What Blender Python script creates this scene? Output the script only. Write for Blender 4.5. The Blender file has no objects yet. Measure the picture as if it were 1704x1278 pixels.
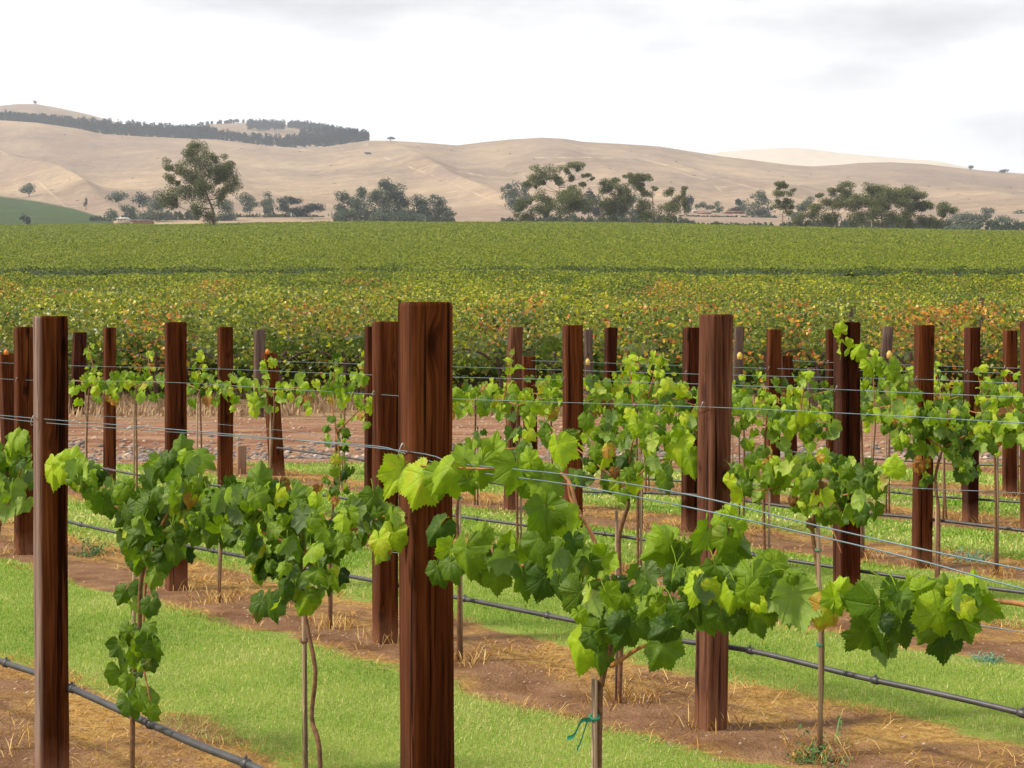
import bpy, math, random
import numpy as np
R = math.radians
random.seed(7); rng = np.random.default_rng(7)
sc = bpy.context.scene
C = bpy.data.collections.new('vineyard'); sc.collection.children.link(C)

# ------------------------------------------------------------------ camera
F = 2600.0; CX = 852.0; HY = 565.0; CAMZ = 1.6      # focal length and horizon in photo pixels
cam = bpy.data.cameras.new('camera'); co = bpy.data.objects.new('camera', cam); C.objects.link(co)
cam.sensor_width = 36; cam.lens = 36 * F / 1704; cam.shift_y = -(639 - HY) / 1704
cam.clip_start = 0.1; cam.clip_end = 20000
co.location = (0, 0, CAMZ); co.rotation_euler = (R(90), 0, 0); sc.camera = co
# ------------------------------------------------------------------ sky and sun
SUN_EL, SUN_AZ = 46, -100          # azimuth measured from the view direction, to the left
w = bpy.data.worlds.new('World'); sc.world = w; w.use_nodes = True
nt = w.node_tree; N = nt.nodes; L = nt.links; N.clear()
out = N.new('ShaderNodeOutputWorld'); bg = N.new('ShaderNodeBackground'); bg.inputs[1].default_value = 0.080
sky = N.new('ShaderNodeTexSky'); sky.sky_type = 'NISHITA'; sky.sun_disc = False
sky.sun_elevation = R(SUN_EL); sky.sun_rotation = R(SUN_AZ); sky.dust_density = 3
tc = N.new('ShaderNodeTexCoord'); mp = N.new('ShaderNodeMapping'); mp.inputs['Scale'].default_value = (1, 1, 3.2)
mp.inputs['Location'].default_value = (0.35, 0, 0.12)
n1 = N.new('ShaderNodeTexNoise'); n1.inputs['Scale'].default_value = 3.6; n1.inputs['Detail'].default_value = 6; n1.inputs['Roughness'].default_value = .5
n2 = N.new('ShaderNodeTexNoise'); n2.inputs['Scale'].default_value = 1.7; n2.inputs['Detail'].default_value = 5
L.new(tc.outputs['Generated'], mp.inputs[0]); L.new(mp.outputs[0], n1.inputs[0]); L.new(mp.outputs[0], n2.inputs[0])
cr = N.new('ShaderNodeValToRGB'); e = cr.color_ramp.elements
e[0].position = .30; e[0].color = (8.2, 8.2, 8.5, 1); e[1].position = .45; e[1].color = (12.6, 12.5, 12.4, 1)
L.new(n1.outputs[0], cr.inputs[0])
cf = N.new('ShaderNodeMapRange'); cf.inputs['From Min'].default_value = .28; cf.inputs['From Max'].default_value = .42
cf.inputs['To Min'].default_value = .72; cf.inputs['To Max'].default_value = 1
L.new(n2.outputs[0], cf.inputs[0])
sxy = N.new('ShaderNodeSeparateXYZ'); L.new(tc.outputs['Generated'], sxy.inputs[0])
el = N.new('ShaderNodeMapRange'); el.inputs['From Min'].default_value = .05; el.inputs['From Max'].default_value = .65; el.inputs['To Min'].default_value = 1.32; el.inputs['To Max'].default_value = .80; L.new(sxy.outputs[2], el.inputs[0])
cm = N.new('ShaderNodeVectorMath'); cm.operation = 'SCALE'; L.new(cr.outputs[0], cm.inputs[0]); L.new(el.outputs[0], cm.inputs['Scale'])
# a few soft grey cloud banks, placed by compass bearing and height
prev = cm.outputs[0]
for (cx_, cz_, rx_, rz_, am) in ((.27, .195, .13, .020, .40), (.20, .160, .07, .012, .26), (-.10, .208, .10, .010, .30), (.06, .150, .06, .008, .16), (-.28, .20, .10, .03, .16), (.30, .13, .09, .014, .16), (.16, .216, .08, .008, .28)):
    vm = N.new('ShaderNodeVectorMath'); vm.operation = 'MULTIPLY_ADD'; L.new(tc.outputs['Generated'], vm.inputs[0]); vm.inputs[1].default_value = (1 / rx_, 0, 1 / rz_); vm.inputs[2].default_value = (-cx_ / rx_, 0, -cz_ / rz_)
    nn_ = N.new('ShaderNodeTexNoise'); nn_.inputs['Scale'].default_value = 14; nn_.inputs['Detail'].default_value = 5; L.new(mp.outputs[0], nn_.inputs[0])
    ad = N.new('ShaderNodeVectorMath'); ad.operation = 'MULTIPLY_ADD'; L.new(nn_.outputs['Color'], ad.inputs[0]); ad.inputs[1].default_value = (1.6, 0, 1.6); L.new(vm.outputs[0], ad.inputs[2])
    sb_ = N.new('ShaderNodeVectorMath'); sb_.operation = 'SUBTRACT'; L.new(ad.outputs[0], sb_.inputs[0]); sb_.inputs[1].default_value = (.8, 0, .8)
    le = N.new('ShaderNodeVectorMath'); le.operation = 'LENGTH'; L.new(sb_.outputs[0], le.inputs[0])
    mr = N.new('ShaderNodeMapRange'); mr.interpolation_type = 'SMOOTHSTEP'; L.new(le.outputs['Value'], mr.inputs[0]); mr.inputs[1].default_value = 0; mr.inputs[2].default_value = 1.25; mr.inputs[3].default_value = am; mr.inputs[4].default_value = 0
    gm = N.new('ShaderNodeMix'); gm.data_type = 'RGBA'; L.new(mr.outputs[0], gm.inputs[0]); L.new(prev, gm.inputs[6]); gm.inputs[7].default_value = (6.0, 6.0, 6.3, 1); prev = gm.outputs[2]
mx = N.new('ShaderNodeMix'); mx.data_type = 'RGBA'
L.new(cf.outputs[0], mx.inputs[0]); L.new(sky.outputs[0], mx.inputs[6]); L.new(prev, mx.inputs[7])
L.new(mx.outputs[2], bg.inputs[0]); L.new(bg.outputs[0], out.inputs[0])
sl = bpy.data.lights.new('sun', 'SUN'); sl.energy = 4.6; sl.angle = R(6); sl.color = (1, .90, .74)
so = bpy.data.objects.new('sun', sl); C.objects.link(so)
so.rotation_euler = (R(90 - SUN_EL), 0, R(SUN_AZ * -1 + 180))
so.location = (-20, 5, 30)
sc.view_settings.view_transform = 'Standard'; sc.view_settings.look = 'None'
sc.view_settings.exposure = 0.22; sc.view_settings.gamma = 1
sc.cycles.max_bounces = 6; sc.cycles.transparent_max_bounces = 4; sc.cycles.volume_bounces = 0

# ------------------------------------------------------------------ helpers
def P(px, py, d): return np.array([(px - CX) / F * d, d, CAMZ - (py - HY) / F * d])
def tag(o, label=None, cat=None, group=None, kind=None):
    if label: o['label'] = label
    if cat: o['category'] = cat
    if group: o['group'] = group
    if kind: o['kind'] = kind
    return o
def empty(name, loc=(0, 0, 0)):
    o = bpy.data.objects.new(name, None); o.location = loc; o.empty_display_size = .1; C.objects.link(o); return o
class MB:
    def __init__(s): s.v = []; s.f = {}; s.n = 0; s.a = {}; s.an = []
    def add(s, v, f, **at):
        """v (n,3); f: list of int arrays (m,k)"""
        v = np.asarray(v, float); k0 = s.n
        for fa in (f if isinstance(f, list) else [f]):
            fa = np.asarray(fa); s.f.setdefault(fa.shape[1], []).append(fa + k0)
        s.v.append(v); s.n += len(v)
        for k, x in at.items():
            s.a.setdefault(k, []).append((k0, np.broadcast_to(np.asarray(x, float), (len(v),))))
    def build(s, name, mat, parent=None, smooth=False, origin=(0, 0, 0)):
        me = bpy.data.meshes.new(name)
        V = np.concatenate(s.v) - np.asarray(origin, float) if s.v else np.zeros((0, 3))
        loops = []; tot = []
        for k in s.f:
            A = np.concatenate(s.f[k]); loops.append(A.ravel()); tot.append(np.full(len(A), k))
        lo = np.concatenate(loops); to = np.concatenate(tot); st = np.concatenate([[0], np.cumsum(to)[:-1]])
        me.vertices.add(len(V)); me.vertices.foreach_set('co', V.ravel().astype(np.float32))
        me.loops.add(len(lo)); me.loops.foreach_set('vertex_index', lo.astype(np.int32))
        me.polygons.add(len(to)); me.polygons.foreach_set('loop_start', st.astype(np.int32)); me.polygons.foreach_set('loop_total', to.astype(np.int32))
        if smooth: me.polygons.foreach_set('use_smooth', np.ones(len(to), bool))
        for k, parts in s.a.items():
            arr = np.zeros(len(V), np.float32)
            for k0, x in parts: arr[k0:k0 + len(x)] = x
            me.attributes.new(k, 'FLOAT', 'POINT').data.foreach_set('value', arr)
        me.update(calc_edges=True); me.materials.append(mat)
        o = bpy.data.objects.new(name, me); C.objects.link(o)
        if parent is not None: o.parent = parent; 
        o.location = origin
        return o
def vh(ix, iy, s=0):
    h = (ix.astype(np.int64) * 374761393 + iy.astype(np.int64) * 668265263 + s * 1442695041) & 0x7fffffff
    h = (h ^ (h >> 13)) * 1274126177 & 0x7fffffff
    return ((h ^ (h >> 16)) & 0xffff) / 65535.0
def noise2(x, y, s=0):
    x = np.asarray(x, float); y = np.asarray(y, float)
    x, y = np.broadcast_arrays(x, y)
    ix = np.floor(x); iy = np.floor(y); fx = x - ix; fy = y - iy
    fx = fx * fx * (3 - 2 * fx); fy = fy * fy * (3 - 2 * fy)
    return (vh(ix, iy, s) * (1 - fx) + vh(ix + 1, iy, s) * fx) * (1 - fy) + (vh(ix, iy + 1, s) * (1 - fx) + vh(ix + 1, iy + 1, s) * fx) * fy
def fbm(x, y, s=0, o=4):
    return sum(noise2(np.asarray(x) * 2 ** i, np.asarray(y) * 2 ** i, s + i) / 2 ** i for i in range(o)) / sum(1 / 2 ** i for i in range(o))
def unit(v): v = np.asarray(v, float); return v / (np.linalg.norm(v) + 1e-9)
def spline(pts, n=6):
    """Catmull-Rom through pts"""
    p = np.asarray(pts, float)
    if len(p) < 3: return np.array([p[0] + (p[-1] - p[0]) * t for t in np.linspace(0, 1, n + 1)])
    q = np.vstack([2 * p[0] - p[1], p, 2 * p[-1] - p[-2]]); o = []
    for i in range(1, len(q) - 2):
        for t in np.arange(n) / n:
            o.append(.5 * (2 * q[i] + (q[i + 1] - q[i - 1]) * t + (2 * q[i - 1] - 5 * q[i] + 4 * q[i + 1] - q[i + 2]) * t * t + (3 * q[i] - q[i - 1] - 3 * q[i + 1] + q[i + 2]) * t ** 3))
    o.append(p[-1]); return np.array(o)
def tube(mb, pts, r, sides=6, cap=True, **at):
    p = np.asarray(pts, float); n = len(p); r = np.broadcast_to(np.asarray(r, float), (n,)) if np.ndim(r) == 0 or len(np.atleast_1d(r)) == n else np.interp(np.linspace(0, 1, n), np.linspace(0, 1, len(r)), r)
    t = np.gradient(p, axis=0); V = []; prev = None
    for i in range(n):
        ti = unit(t[i]); ref = np.array([0, 0, 1.]) if abs(ti[2]) < .9 else np.array([1., 0, 0])
        a = unit(np.cross(ti, ref)) if prev is None else unit(prev - ti * np.dot(prev, ti)); prev = a
        b = np.cross(ti, a); th = np.arange(sides) * 2 * math.pi / sides
        V.append(p[i] + r[i] * (np.cos(th)[:, None] * a + np.sin(th)[:, None] * b))
    V = np.concatenate(V); i, j = np.meshgrid(np.arange(n - 1), np.arange(sides), indexing='ij'); j2 = (j + 1) % sides
    q = np.stack([i * sides + j, i * sides + j2, (i + 1) * sides + j2, (i + 1) * sides + j], -1).reshape(-1, 4); fs = [q]
    if cap: fs.append(np.array([np.arange(sides)[::-1], (n - 1) * sides + np.arange(sides)]))
    mb.add(V, fs, **at)
def box(mb, c, s, rz=0, **at):
    c = np.asarray(c, float); s = np.asarray(s, float) / 2
    v = np.array([[x, y, z] for x in (-1, 1) for y in (-1, 1) for z in (-1, 1)], float) * s
    cs, sn = math.cos(rz), math.sin(rz); v = np.stack([v[:, 0] * cs - v[:, 1] * sn, v[:, 0] * sn + v[:, 1] * cs, v[:, 2]], 1) + c
    mb.add(v, np.array([[0, 1, 3, 2], [4, 6, 7, 5], [0, 4, 5, 1], [2, 3, 7, 6], [0, 2, 6, 4], [1, 5, 7, 3]]), **at)

# ------------------------------------------------------------------ materials
def mat(name):
    m = bpy.data.materials.new(name); m.use_nodes = True; t = m.node_tree
    return m, t, t.nodes, t.links, t.nodes['Principled BSDF']
def nd(t, typ, **kw):
    n = t.nodes.new(typ)
    for k, v in kw.items(): n.inputs[k.replace('_', ' ')].default_value = v
    return n
def ramp(t, src, stops, interp='LINEAR'):
    r = t.nodes.new('ShaderNodeValToRGB'); r.color_ramp.interpolation = interp; e = r.color_ramp.elements
    while len(e) < len(stops): e.new(.5)
    for i, (p, c) in enumerate(stops): e[i].position = p; e[i].color = (*c, 1)
    t.links.new(src, r.inputs[0]); return r.outputs[0]
def mixc(t, fac, a, b, mode='MIX'):
    m = t.nodes.new('ShaderNodeMix'); m.data_type = 'RGBA'; m.blend_type = mode
    for i, x in ((0, fac), (6, a), (7, b)):
        if hasattr(x, 'links'): t.links.new(x, m.inputs[i])
        else: m.inputs[i].default_value = x if i == 0 else (*x, 1)
    return m.outputs[2]
def mth(t, op, a, b=None, c=None, clamp=False):
    m = t.nodes.new('ShaderNodeMath'); m.operation = op; m.use_clamp = clamp
    for i, x in enumerate((a, b, c)):
        if x is None: continue
        if hasattr(x, 'links'): t.links.new(x, m.inputs[i])
        else: m.inputs[i].default_value = x
    return m.outputs[0]
def mrange(t, v, a, b, c=0, d=1, smooth=False):
    m = t.nodes.new('ShaderNodeMapRange'); t.links.new(v, m.inputs[0])
    if smooth: m.interpolation_type = 'SMOOTHSTEP'
    for i, x in zip((1, 2, 3, 4), (a, b, c, d)): m.inputs[i].default_value = x
    return m.outputs[0]
def tnoise(t, vec, scale, detail=4, rough=.5, vscale=None, loc=None):
    if vscale or loc:
        mp = t.nodes.new('ShaderNodeMapping')
        if vscale: mp.inputs['Scale'].default_value = vscale
        if loc: mp.inputs['Location'].default_value = loc
        t.links.new(vec, mp.inputs[0]); vec = mp.outputs[0]
    n = nd(t, 'ShaderNodeTexNoise', Scale=scale, Detail=detail, Roughness=rough); t.links.new(vec, n.inputs['Vector']); return n.outputs[0]
def bump(t, b, h, dist, strength=1):
    n = nd(t, 'ShaderNodeBump', Distance=dist, Strength=strength); t.links.new(h, n.inputs['Height']); t.links.new(n.outputs[0], b.inputs['Normal']); return n
def pos(t): return t.nodes.new('ShaderNodeNewGeometry').outputs['Position']
def objc(t): return t.nodes.new('ShaderNodeTexCoord').outputs['Object']
def attr(t, name): a = t.nodes.new('ShaderNodeAttribute'); a.attribute_name = name; return a.outputs['Fac']

GREEN = [(0, (.016, .042, .005)), (.25, (.042, .094, .007)), (.5, (.100, .180, .008)), (.72, (.20, .315, .010)), (.88, (.36, .50, .015)), (.925, (.40, .37, .03)), (.955, (.36, .14, .03)), (1, (.14, .065, .03))]
def leaf_mat(name, transl=.32, gain=1.0, haze=0, veins=True, rough=.5, blue=1.0, red=1.0):
    m, t, n, l, b = mat(name)
    tn = attr(t, 'tint'); p = pos(t)
    nz = tnoise(t, p, 34, 3); tn2 = mth(t, 'ADD', tn, mrange(t, nz, .3, .7, -.06, .06))
    tn2 = mth(t, 'MINIMUM', tn2, mth(t, 'MAXIMUM', tn, .9))
    c = ramp(t, tn2, [(q, tuple(min(1, x * gain * g_) for x, g_ in zip(col, (red, 1, blue)))) for q, col in GREEN])
    if veins:
        v = attr(t, 'vein'); vf = mrange(t, v, .86, 1.0, 0, .55)
        c = mixc(t, vf, c, (.34, .46, .08))
        big = tnoise(t, p, 9, 3); c = mixc(t, mrange(t, big, .66, .74, 0, .5), c, (.22, .18, .03))
    bf = t.nodes.new('ShaderNodeNewGeometry').outputs['Backfacing']
    c = mixc(t, mth(t, 'MULTIPLY', bf, .35), c, (.26, .36, .16))
    l.new(c, b.inputs['Base Color']); b.inputs['Roughness'].default_value = rough; b.inputs['Specular IOR Level'].default_value = .25
    tr = n.new('ShaderNodeBsdfTranslucent'); l.new(mixc(t, 1, c, (1.0, 1.15, .45), 'MULTIPLY'), tr.inputs[0])
    ms = n.new('ShaderNodeMixShader'); ms.inputs[0].default_value = transl
    l.new(b.outputs[0], ms.inputs[1]); l.new(tr.outputs[0], ms.inputs[2]); l.new(ms.outputs[0], n['Material Output'].inputs[0])
    if veins: bump(t, b, mth(t, 'ADD', tnoise(t, p, 160, 2), mth(t, 'MULTIPLY', attr(t, 'vein'), -.8)), .004, .5)
    return m
M = {}
M['leaf'] = leaf_mat('grape_leaf', .34)
M['leaf_far'] = leaf_mat('far_vine_leaf', .2, gain=.66, red=1.34, blue=.6, veins=False, rough=.6)
M['leaf_old'] = leaf_mat('old_vine_leaf', .26, gain=.86, red=1.45, blue=.65, veins=False, rough=.34)
def wood(name, dark, mid, light, dirt=True, grain=1.0):
    m, t, n, l, b = mat(name); o = objc(t); oi = t.nodes.new('ShaderNodeObjectInfo')
    add = t.nodes.new('ShaderNodeVectorMath'); add.operation = 'ADD'; l.new(o, add.inputs[0])
    sc3 = t.nodes.new('ShaderNodeVectorMath'); sc3.operation = 'SCALE'; sc3.inputs[0].default_value = (7, 3, 5); l.new(oi.outputs['Random'], sc3.inputs['Scale']); l.new(sc3.outputs[0], add.inputs[1])
    v = add.outputs[0]
    # distort by slow noise so that grain wanders, with knots
    kn = t.nodes.new('ShaderNodeTexVoronoi'); kn.inputs['Scale'].default_value = 1; mpk = t.nodes.new('ShaderNodeMapping'); mpk.inputs['Scale'].default_value = (9, 9, 3.2); l.new(v, mpk.inputs[0]); l.new(mpk.outputs[0], kn.inputs['Vector'])
    kd = kn.outputs['Distance']; knot = mrange(t, kd, .06, .20, 1, 0, True)
    wander = tnoise(t, v, 2.2, 2, vscale=(2, 2, .8))
    comb = t.nodes.new('ShaderNodeCombineXYZ'); l.new(mth(t, 'ADD', mth(t, 'MULTIPLY', wander, .035), mth(t, 'MULTIPLY', mrange(t, kd, 0, .35, 1, 0, True), .022)), comb.inputs[0])
    a2 = t.nodes.new('ShaderNodeVectorMath'); a2.operation = 'ADD'; l.new(v, a2.inputs[0]); l.new(comb.outputs[0], a2.inputs[1])
    g1 = tnoise(t, a2.outputs[0], 1, 5, .6, vscale=(110 * grain, 110 * grain, 3.2)); g2 = tnoise(t, a2.outputs[0], 1, 4, .55, vscale=(18, 18, .9)); g3 = tnoise(t, v, 1, 3, .5, vscale=(5, 5, 1.3))
    f = mth(t, 'ADD', mth(t, 'MULTIPLY', g1, .46), mth(t, 'ADD', mth(t, 'MULTIPLY', g2, .30), mth(t, 'MULTIPLY', g3, .28)))
    c = ramp(t, f, [(.38, dark), (.52, mid), (.67, light)])
    c = mixc(t, mth(t, 'MULTIPLY', knot, .8), c, tuple(x * .45 for x in dark))
    # fine drying cracks
    ck = tnoise(t, v, 1, 3, .6, vscale=(44, 44, .8)); c = mixc(t, mrange(t, ck, .62, .66, 0, .85), c, tuple(x * .3 for x in dark))
    c = mixc(t, mth(t, 'MULTIPLY', attr(t, 'edge'), mrange(t, g2, .3, .6, .45, .85)), c, (.30, .215, .185))
    if dirt:
        sx = t.nodes.new('ShaderNodeSeparateXYZ'); l.new(pos(t), sx.inputs[0])
        dz = mth(t, 'ADD', sx.outputs[2], mth(t, 'MULTIPLY', tnoise(t, v, 14, 3), -.12)); c = mixc(t, mrange(t, dz, -.02, .12, .6, 0), c, (.22, .10, .055))
    l.new(c, b.inputs['Base Color']); b.inputs['Roughness'].default_value = .9; b.inputs['Specular IOR Level'].default_value = .02
    bump(t, b, mth(t, 'ADD', g1, mth(t, 'MULTIPLY', mrange(t, ck, .60, .66), -2.5)), .006, 1)
    return m
M['post'] = wood('stained_post_wood', (.018, .0052, .0020), (.072, .0185, .0055), (.165, .050, .015))
M['post_dark'] = wood('dark_post_wood', (.011, .0035, .002), (.038, .0095, .0038), (.11, .026, .008))
M['post_pale'] = wood('weathered_brown_wood', (.035, .012, .007), (.115, .042, .022), (.21, .098, .06))
M['post_grey'] = wood('old_grey_wood', (.05, .033, .026), (.105, .072, .058), (.19, .145, .115))
M['stub'] = wood('bleached_stub_wood', (.22, .12, .08), (.32, .19, .13), (.4, .27, .2))
def simple(name, c, rough=.6, metal=0, var=0, vs=20, c2=None, spec=.4):
    m, t, n, l, b = mat(name); b.inputs['Roughness'].default_value = rough; b.inputs['Metallic'].default_value = metal; b.inputs['Specular IOR Level'].default_value = spec
    nz = tnoise(t, pos(t), vs, 4, .6)
    c2 = c2 or tuple(x * (1 - var) for x in c)
    l.new(ramp(t, nz, [(.35, c2), (.62, c)]), b.inputs['Base Color']); return m
M['wire'] = simple('galvanised_wire', (.17, .24, .28), .5, .3, c2=(.10, .15, .18), vs=9)
M['hose'] = simple('black_poly_hose', (.055, .052, .06), .5, 0, .5, 12, spec=.6)
M['steel'] = simple('staple_steel', (.5, .5, .52), .35, .9, .3)
M['stake'] = wood('stake_wood', (.16, .10, .065), (.32, .23, .15), (.50, .40, .28), grain=2)
M['bark'] = simple('vine_bark', (.20, .095, .045), .8, 0, .55, 60)
M['cane'] = simple('vine_cane', (.38, .15, .05), .6, 0, .45, 40, c2=(.20, .10, .03))
M['petiole'] = simple('leaf_stalk', (.50, .42, .10), .5, 0, .3, 30)
M['oldbark'] = simple('old_vine_bark', (.10, .06, .045), .9, 0, .5, 30)
M['tie'] = simple('green_tie_tape', (.01, .20, .11), .5)
M['ribbon'] = simple('red_ribbon', (.75, .07, .02), .5)
M['yellow'] = simple('yellow_tag_plastic', (.62, .45, .10), .5)
M['orange'] = simple('orange_tag_plastic', (.60, .17, .02), .5)
M['lilac'] = simple('lilac_label_plastic', (.55, .50, .72), .5)
M['white'] = simple('white_plastic', (.75, .75, .73), .5, var=.15)
M['blue'] = simple('blue_tie_plastic', (.25, .55, .62), .5)
def tint_mat(name, stops, rough=.7, transl=0):
    m, t, n, l, b = mat(name); c = ramp(t, attr(t, 'tint'), stops); l.new(c, b.inputs['Base Color']); b.inputs['Roughness'].default_value = rough; b.inputs['Specular IOR Level'].default_value = .25
    if transl:
        tr = n.new('ShaderNodeBsdfTranslucent'); l.new(c, tr.inputs[0]); ms = n.new('ShaderNodeMixShader'); ms.inputs[0].default_value = transl
        l.new(b.outputs[0], ms.inputs[1]); l.new(tr.outputs[0], ms.inputs[2]); l.new(ms.outputs[0], n['Material Output'].inputs[0])
    return m
M['grass'] = tint_mat('lawn_blades', [(0, (.10, .22, .018)), (.45, (.23, .39, .035)), (.75, (.42, .53, .11)), (1, (.78, .68, .32))], .6, .3)
M['straw'] = tint_mat('straw_stalks', [(0, (.20, .09, .02)), (.5, (.50, .27, .06)), (1, (.78, .58, .25))], .7, .15)
M['drygrass'] = tint_mat('pale_dry_grass', [(0, (.18, .11, .06)), (1, (.46, .32, .19))], .8, .1)
M['stone'] = tint_mat('stones', [(0, (.11, .10, .095)), (.5, (.25, .21, .19)), (.85, (.34, .22, .15)), (1, (.48, .38, .30))], .9)
M['gum'] = tint_mat('gum_leaves', [(0, (.026, .040, .012)), (.5, (.095, .115, .028)), (1, (.26, .27, .08))], .6, .15)
M['gumgrey'] = tint_mat('grey_gum_leaves', [(0, (.035, .055, .035)), (.5, (.080, .110, .070)), (1, (.16, .19, .125))], .7, .15)
M['scrub'] = tint_mat('scrub_leaves', [(0, (.055, .085, .050)), (.5, (.105, .145, .088)), (1, (.19, .21, .14))], .8)
M['pine'] = tint_mat('pine_needles', [(0, (.005, .014, .014)), (.5, (.012, .028, .026)), (1, (.03, .055, .042))], .8)
M['trunk'] = simple('gum_bark', (.20, .15, .115), .85, 0, .5, 1.2)
M['pale_trunk'] = simple('pale_gum_bark', (.42, .36, .30), .85, 0, .4, .8)
M['weed'] = tint_mat('weed_leaves', [(0, (.03, .10, .02)), (1, (.16, .30, .10))], .6, .2)
M['bluegreen'] = tint_mat('blue_green_weed', [(0, (.08, .22, .13)), (1, (.24, .42, .30))], .6, .2)

# ------------------------------------------------------------------ terrain
GT = np.array([(-60, 0), (0, 0), (20, 0), (21.3, -.02), (22.6, -.16), (24.2, .02), (26, .08), (31, .12), (36, .2), (42, .45), (50, .95), (60, 1.6), (70, 2.3), (90, 3.75), (98, 4.25), (102, 4.45), (115, 5.6), (150, 8.5), (200, 12.6), (300, 21.1), (380, 28.3), (430, 32.3), (470, 35.2), (560, 41.5), (700, 52), (900, 68)])
def gz(x, y):
    x = np.asarray(x, float); y = np.asarray(y, float)
    z = np.interp(y, GT[:, 0], GT[:, 1])
    k = x / np.maximum(y, 60)
    far = np.clip((y - 80) / 250, 0, 1)
    z = z - np.clip(k - .02, 0, .6) * .0060 * y / .31 * far * np.where(y > 80, 1, 0) - np.clip(-k - .1, 0, .6) * .010 * y * far
    z = z + np.clip((y - 150) / 200, 0, 1) * (1.3 * (fbm(x / 45, y / 90, 41, 3) - .5))
    z = z + (fbm(x * .9, y * .9, 3) - .5) * .05 * np.clip((y + 4) / 6, 0, 1) * np.where(y < 60, 1, .5)
    return z
CS, C0, CP = 1.19, 3.72, 3.66            # planted rows follow y + CS*x = C0 + CP*n
def strip(x, y):
    """signed position inside the row pitch, 0 at the row, + away from camera"""
    u = (y + CS * x - C0) / CP; return (u + .5) % 1 - .5
a = np.concatenate([np.linspace(-180, -32, 40, endpoint=False), np.linspace(-32, 32, 321), np.linspace(32, 180, 40)[1:]])
rad = np.concatenate([[.01], np.geomspace(.8, 26, 190), np.geomspace(26, 900, 150)[1:]])
A, RR = np.meshgrid(np.radians(a), rad); X = np.sin(A) * RR; Y = np.cos(A) * RR; Z = gz(X, Y)
ncol = len(a); i, j = np.meshgrid(np.arange(len(rad) - 1), np.arange(ncol - 1), indexing='ij')
q = np.stack([i * ncol + j, i * ncol + j + 1, (i + 1) * ncol + j + 1, (i + 1) * ncol + j], -1).reshape(-1, 4)
m, t, n, l, b = mat('ground_surface'); p = pos(t); sx = t.nodes.new('ShaderNodeSeparateXYZ'); l.new(p, sx.inputs[0])
wig = mrange(t, tnoise(t, p, 1.1, 5, .6), .25, .75, -.30, .30)
cc = mth(t, 'ADD', mth(t, 'ADD', sx.outputs[1], mth(t, 'MULTIPLY', sx.outputs[0], CS)), wig)
u = mth(t, 'MULTIPLY', mth(t, 'SUBTRACT', cc, C0), 1 / CP)
fr = mth(t, 'SUBTRACT', u, mth(t, 'ROUND', u)); dist = mth(t, 'ABSOLUTE', mth(t, 'SUBTRACT', fr, .095))
soilm = mrange(t, dist, .203, .232, 1, 0)
lawn = mixc(t, mrange(t, tnoise(t, p, 2.2, 4), .35, .65), (.14, .27, .025), (.27, .38, .055))
lawn = mixc(t, mrange(t, tnoise(t, p, 60, 3), .4, .62), lawn, (.34, .36, .10))
soil = mixc(t, mrange(t, tnoise(t, p, 3.5, 6, .62), .34, .66), (.165, .078, .036), (.35, .205, .115))
soil = mixc(t, mrange(t, tnoise(t, p, 45, 4, .7), .55, .75), soil, (.10, .045, .025))
strawc = mixc(t, mrange(t, tnoise(t, p, 22, 4, .7), .35, .6), (.30, .155, .04), (.52, .33, .11))
strawf = mth(t, 'MULTIPLY', mrange(t, fr, .05, .16), mrange(t, tnoise(t, p, 2.0, 4, .6), .39, .54))
edge = mrange(t, dist, .16, .21, 0, .85); strawf = mth(t, 'MAXIMUM', strawf, mth(t, 'MULTIPLY', edge, mrange(t, tnoise(t, p, 4.0, 4, .6), .40, .55)))
near = mixc(t, soilm, lawn, mixc(t, strawf, soil, strawc))
bankc = mixc(t, mrange(t, tnoise(t, p, 1.3, 6, .65, vscale=(.35, 1.6, 1)), .36, .62), (.20, .075, .038), (.40, .24, .15))
bankc = mixc(t, mrange(t, tnoise(t, p, 6, 5, .7, vscale=(.5, 2, 1)), .56, .66), bankc, (.46, .33, .2))
ybnd = mth(t, 'ADD', sx.outputs[1], mrange(t, tnoise(t, p, .6, 4), .3, .7, -.5, .5))
g1 = mixc(t, mrange(t, ybnd, 20.0, 20.25), near, bankc)
scrub = mixc(t, mrange(t, tnoise(t, p, .05, 5), .35, .65), (.10, .13, .06), (.30, .24, .14))
under = mixc(t, mrange(t, tnoise(t, p, 1.5, 4), .35, .65), (.22, .14, .07), (.42, .29, .15))
g2 = mixc(t, mrange(t, ybnd, 28, 32), g1, under)
g3 = mixc(t, mrange(t, ybnd, 100, 125), g2, (.10, .15, .04)); g4 = mixc(t, mrange(t, ybnd, 430, 445), g3, scrub)
l.new(g4, b.inputs['Base Color']); b.inputs['Roughness'].default_value = .95; b.inputs['Specular IOR Level'].default_value = .1
bump(t, b, mth(t, 'ADD', mth(t, 'MULTIPLY', tnoise(t, p, 14, 6, .7), 1.0), tnoise(t, p, 70, 3, .7)), .035, .9)
mb = MB(); mb.add(np.stack([X, Y, Z], -1).reshape(-1, 3), q[:, ::-1]); gnd = mb.build('ground', m, smooth=True); tag(gnd, kind='structure')

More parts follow.
